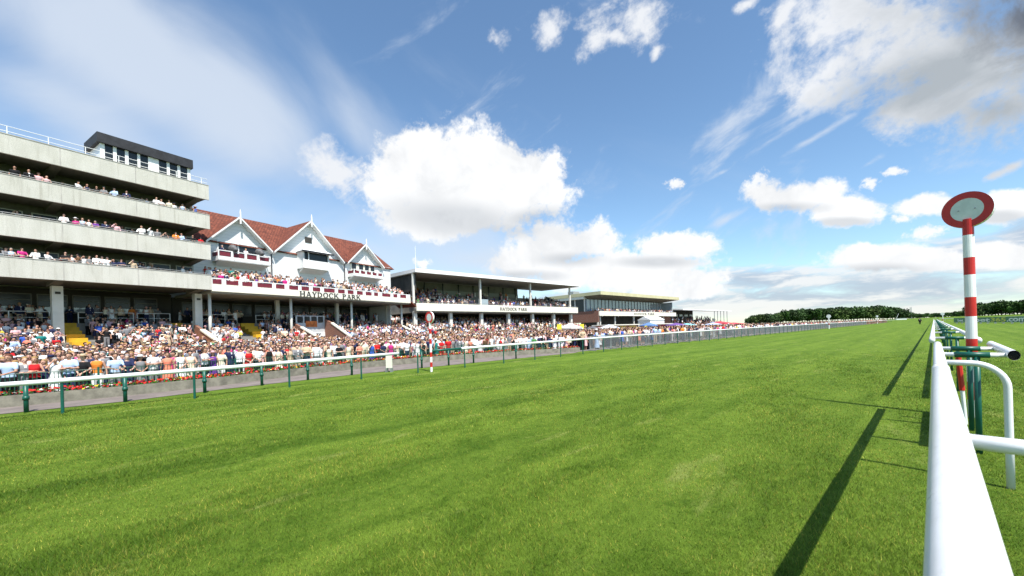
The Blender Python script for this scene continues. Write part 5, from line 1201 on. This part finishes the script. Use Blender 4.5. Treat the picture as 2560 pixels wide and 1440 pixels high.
# ---------------------------------------------------------------- which 300 show largest
W2, H2 = 1280, 720; cover = np.zeros((H2, W2), bool); order = []
for i, p in enumerate(PPL):
    u0, v0, zc = project((p[0], p[1], max(p[2], p[5]))); u1, v1, _ = project((p[0], p[1], p[2] + 1.75 * p[6]['h'])); order.append((zc, i, u0 / 2, v0 / 2, v1 / 2))
order.sort(); vis = np.zeros(len(PPL))
for zc, i, u, vb, vt in order:
    hw = .23 * FPX / zc / 2; a, b, c_, d_ = int(max(0, u - hw)), int(min(W2, u + hw + 1)), int(max(0, vt)), int(min(H2, vb))
    if b <= a or d_ <= c_ or zc < 1: continue
    s = cover[c_:d_, a:b]; vis[i] = (~s).sum() * (1.0 if PPL[i][4] not in ('under the concrete stand', 'on the terrace of the gabled stand') else .6); s[:] = True
best = list(np.argsort(-vis)[:296]); bset = set(int(b) for b in best)
# ---------------------------------------------------------------- individuals
labels = set()
POSEW = {'arms hanging': 'arms hanging', 'arms folded': 'arms folded', 'leaning forward': 'hands forward', 'one hand raised': 'hand at brow', 'hands clasped': 'hands clasped'}
def describe(d, zone):
    hr = ('%s %s' % (d['hatc'], 'wide hat' if d['hat'] == 'brim' else 'cap')) if d['hat'] else d['hair'] + ' hair'
    if 'dress' in d['low']: what = '%s %s' % (d['top'], 'sleeved dress' if d['kind'] == 'short' and d['low'] == 'dress' else d['low'])
    else: what = '%s %s, %s trousers' % (d['top'], {'short': 'short sleeved top', 'bare': 'sleeveless top', 'long': 'shirt', 'jacket': 'jacket'}[d['kind']], d['bottom'])
    s = 'person, %s, %s, %s, %s' % (what, hr, POSEW[d['pose']], zone.replace('of the ', ''))
    return s
first = {}
def put_person(p):
    d = p[6]
    for _ in range(60):
        lb = describe(d, p[4])
        if lb not in labels and len(lb.replace(',', '').split()) <= 16: break
        keep = {k: d[k] for k in ('sex',)}; nd = look(keep)
        d = nd
    labels.add(lb)
    t = bpy.data.objects.new('person', BODY[d['sex'], d['pose']]); COL.objects.link(t)
    t.location = p[:3]; t.rotation_euler = (0, 0, p[3]); t.scale = (d['h'] * rng.uniform(.96, 1.1), d['h'] * rng.uniform(.96, 1.12), d['h'])
    tag(t, lb, 'person', 'spectators at the races')
    def kid(me, name, c):
        o = bpy.data.objects.new(name, me); COL.objects.link(o); o.parent = t; o.color = (*c, 1); return o
    def jit(c): q = rng.uniform(.82, 1.1); return tuple(min(1, x * q) for x in c)
    if 'dress' in d['low']: kid(TOP[d['sex'], d['pose'], d['kind']], 'dress_top', COLS[d['top']]); kid(SKIRT[d['low'] == 'long dress'], 'skirt', COLS[d['top']])
    else:
        kid(TOP[d['sex'], d['pose'], d['kind']], 'jacket' if d['kind'] == 'jacket' else 'shirt', COLS[d['top']]); kid(TROUS, 'trousers', COLS[d['bottom']])
        if d['kind'] == 'jacket': kid(SHIRTF, 'shirt_front', (1, 1, 1))
    kid(SHOES, 'shoes', (.03, .025, .02)); kid(HAIR[d['hs']], 'hair', jit(HAIRC[d['hair']]))
    if d['hat']: kid(HAT[d['hat']], 'hat', COLS[d['hatc']])
for i in bset: put_person(PPL[i])
# ---------------------------------------------------------------- everyone else: one crowd
def lod(me, n):
    o = bpy.data.objects.new('l', me); COL.objects.link(o); m = o.modifiers.new('d', 'DECIMATE'); m.ratio = min(1, n / max(1, len(me.polygons) * 1.0))
    dg = bpy.context.evaluated_depsgraph_get(); r = bpy.data.meshes.new_from_object(o.evaluated_get(dg)); bpy.data.objects.remove(o)
    r.calc_loop_triangles(); V = np.empty(len(r.vertices) * 3); r.vertices.foreach_get('co', V); F = np.empty(len(r.loop_triangles) * 3, np.int32); r.loop_triangles.foreach_get('vertices', F); bpy.data.meshes.remove(r)
    return V.reshape(-1, 3), F.reshape(-1, 3)
LC = {}
def L_(key, me, n):
    if key not in LC: LC[key] = lod(me, n)
    return LC[key]
Vs, Fs, Cs = [], [], []; off = 0
for i, p in enumerate(PPL):
    if i in bset: continue
    zc = project(p[:3])[2]; d = p[6]; f = 1.0 if zc < 50 else .5 if zc < 95 else .3; fk = f
    if zc < 2: continue
    sk = np.array((.55, .31, .225)) * rng.uniform(.6, 1.1)
    parts = [(L_(('b', d['sex'], d['pose'], fk), BODY[d['sex'], d['pose']], 320 * f), sk), (L_(('t', d['sex'], d['pose'], d['kind'], fk), TOP[d['sex'], d['pose'], d['kind']], 130 * f), np.array(COLS[d['top']]))]
    if zc < 95: parts.append((L_(('l', d['low'], fk), TROUS if d['low'] == 'trousers' else SKIRT[d['low'] == 'long dress'], 90 * f), np.array(COLS[d['bottom']])))
    parts.append((L_(('h', d['hs'], fk), HAIR[d['hs']], 70 * f), np.array(HAIRC[d['hair']])))
    if d['hat']: parts.append((L_(('k', d['hat'], fk), HAT[d['hat']], 50), np.array(COLS[d['hatc']])))
    c, s = math.cos(p[3]), math.sin(p[3]); S_ = np.array((d['h'] * rng.uniform(.95, 1.12), d['h'] * rng.uniform(.95, 1.15), d['h']))
    for (V, F), colr in parts:
        W = V * S_; W = np.stack([W[:, 0] * c - W[:, 1] * s + p[0], W[:, 0] * s + W[:, 1] * c + p[1], W[:, 2] + p[2]], 1)
        Vs.append(W); Fs.append(F + off); Cs.append(np.broadcast_to(colr * rng.uniform(.9, 1.08), W.shape)); off += len(W)
me = np_mesh('crowd', np.concatenate(Vs), np.concatenate(Fs), np.concatenate(Cs), TINT, True)
o = bpy.data.objects.new('crowd', me); COL.objects.link(o); tag(o, 'the packed mass of further racegoers on terraces, balconies and lawns', 'crowd', kind='stuff')
print('PEOPLE', len(PPL), 'tris', len(me.polygons), 'smallest', vis[best[-1]])
# person far up the track
pw = look(dict(sex='M', top='black', kind='jacket', low='trousers', bottom='black', pose='arms hanging', hat=None)); put_person([-2.84, 166.2, 0, -1.57, 'alone on the far track', -9, pw])
# covered television cameras on the left gable balcony
for x, y, lb in ((3.3, 2.75, 'grey covered television camera on the left gable balcony, beside the person in coral'), (6.2, 2.75, 'grey covered television camera near the right end of the left gable balcony')):
    X_, Y_ = tw(1, x, y); p = empty('television_camera', (X_, Y_, 10.98), ANG - R(90), lb, 'camera', 'covered television cameras')
    mb = MB()
    for a in range(3): mb.tube([(0, 0, 1.0), (.35 * math.cos(a * 2.1), .35 * math.sin(a * 2.1), 0)], .025, 6)
    mb.build('tripod', BLACK, p)
    mb = MB(); mb.ball((0, 0, 1.45), (.60, .42, .48), 12, 8); mb.ball((.45, .05, 1.28), (.35, .3, .30), 10, 6); mb.ball((-.2, .1, 1.7), (.35, .3, .25), 10, 6)
    mb.build('rain_cover', mat('grey_rain_cover', (.11, .11, .115), .6, var=.4, vscale=4, bump=.8, bscale=6), p, smooth=True)
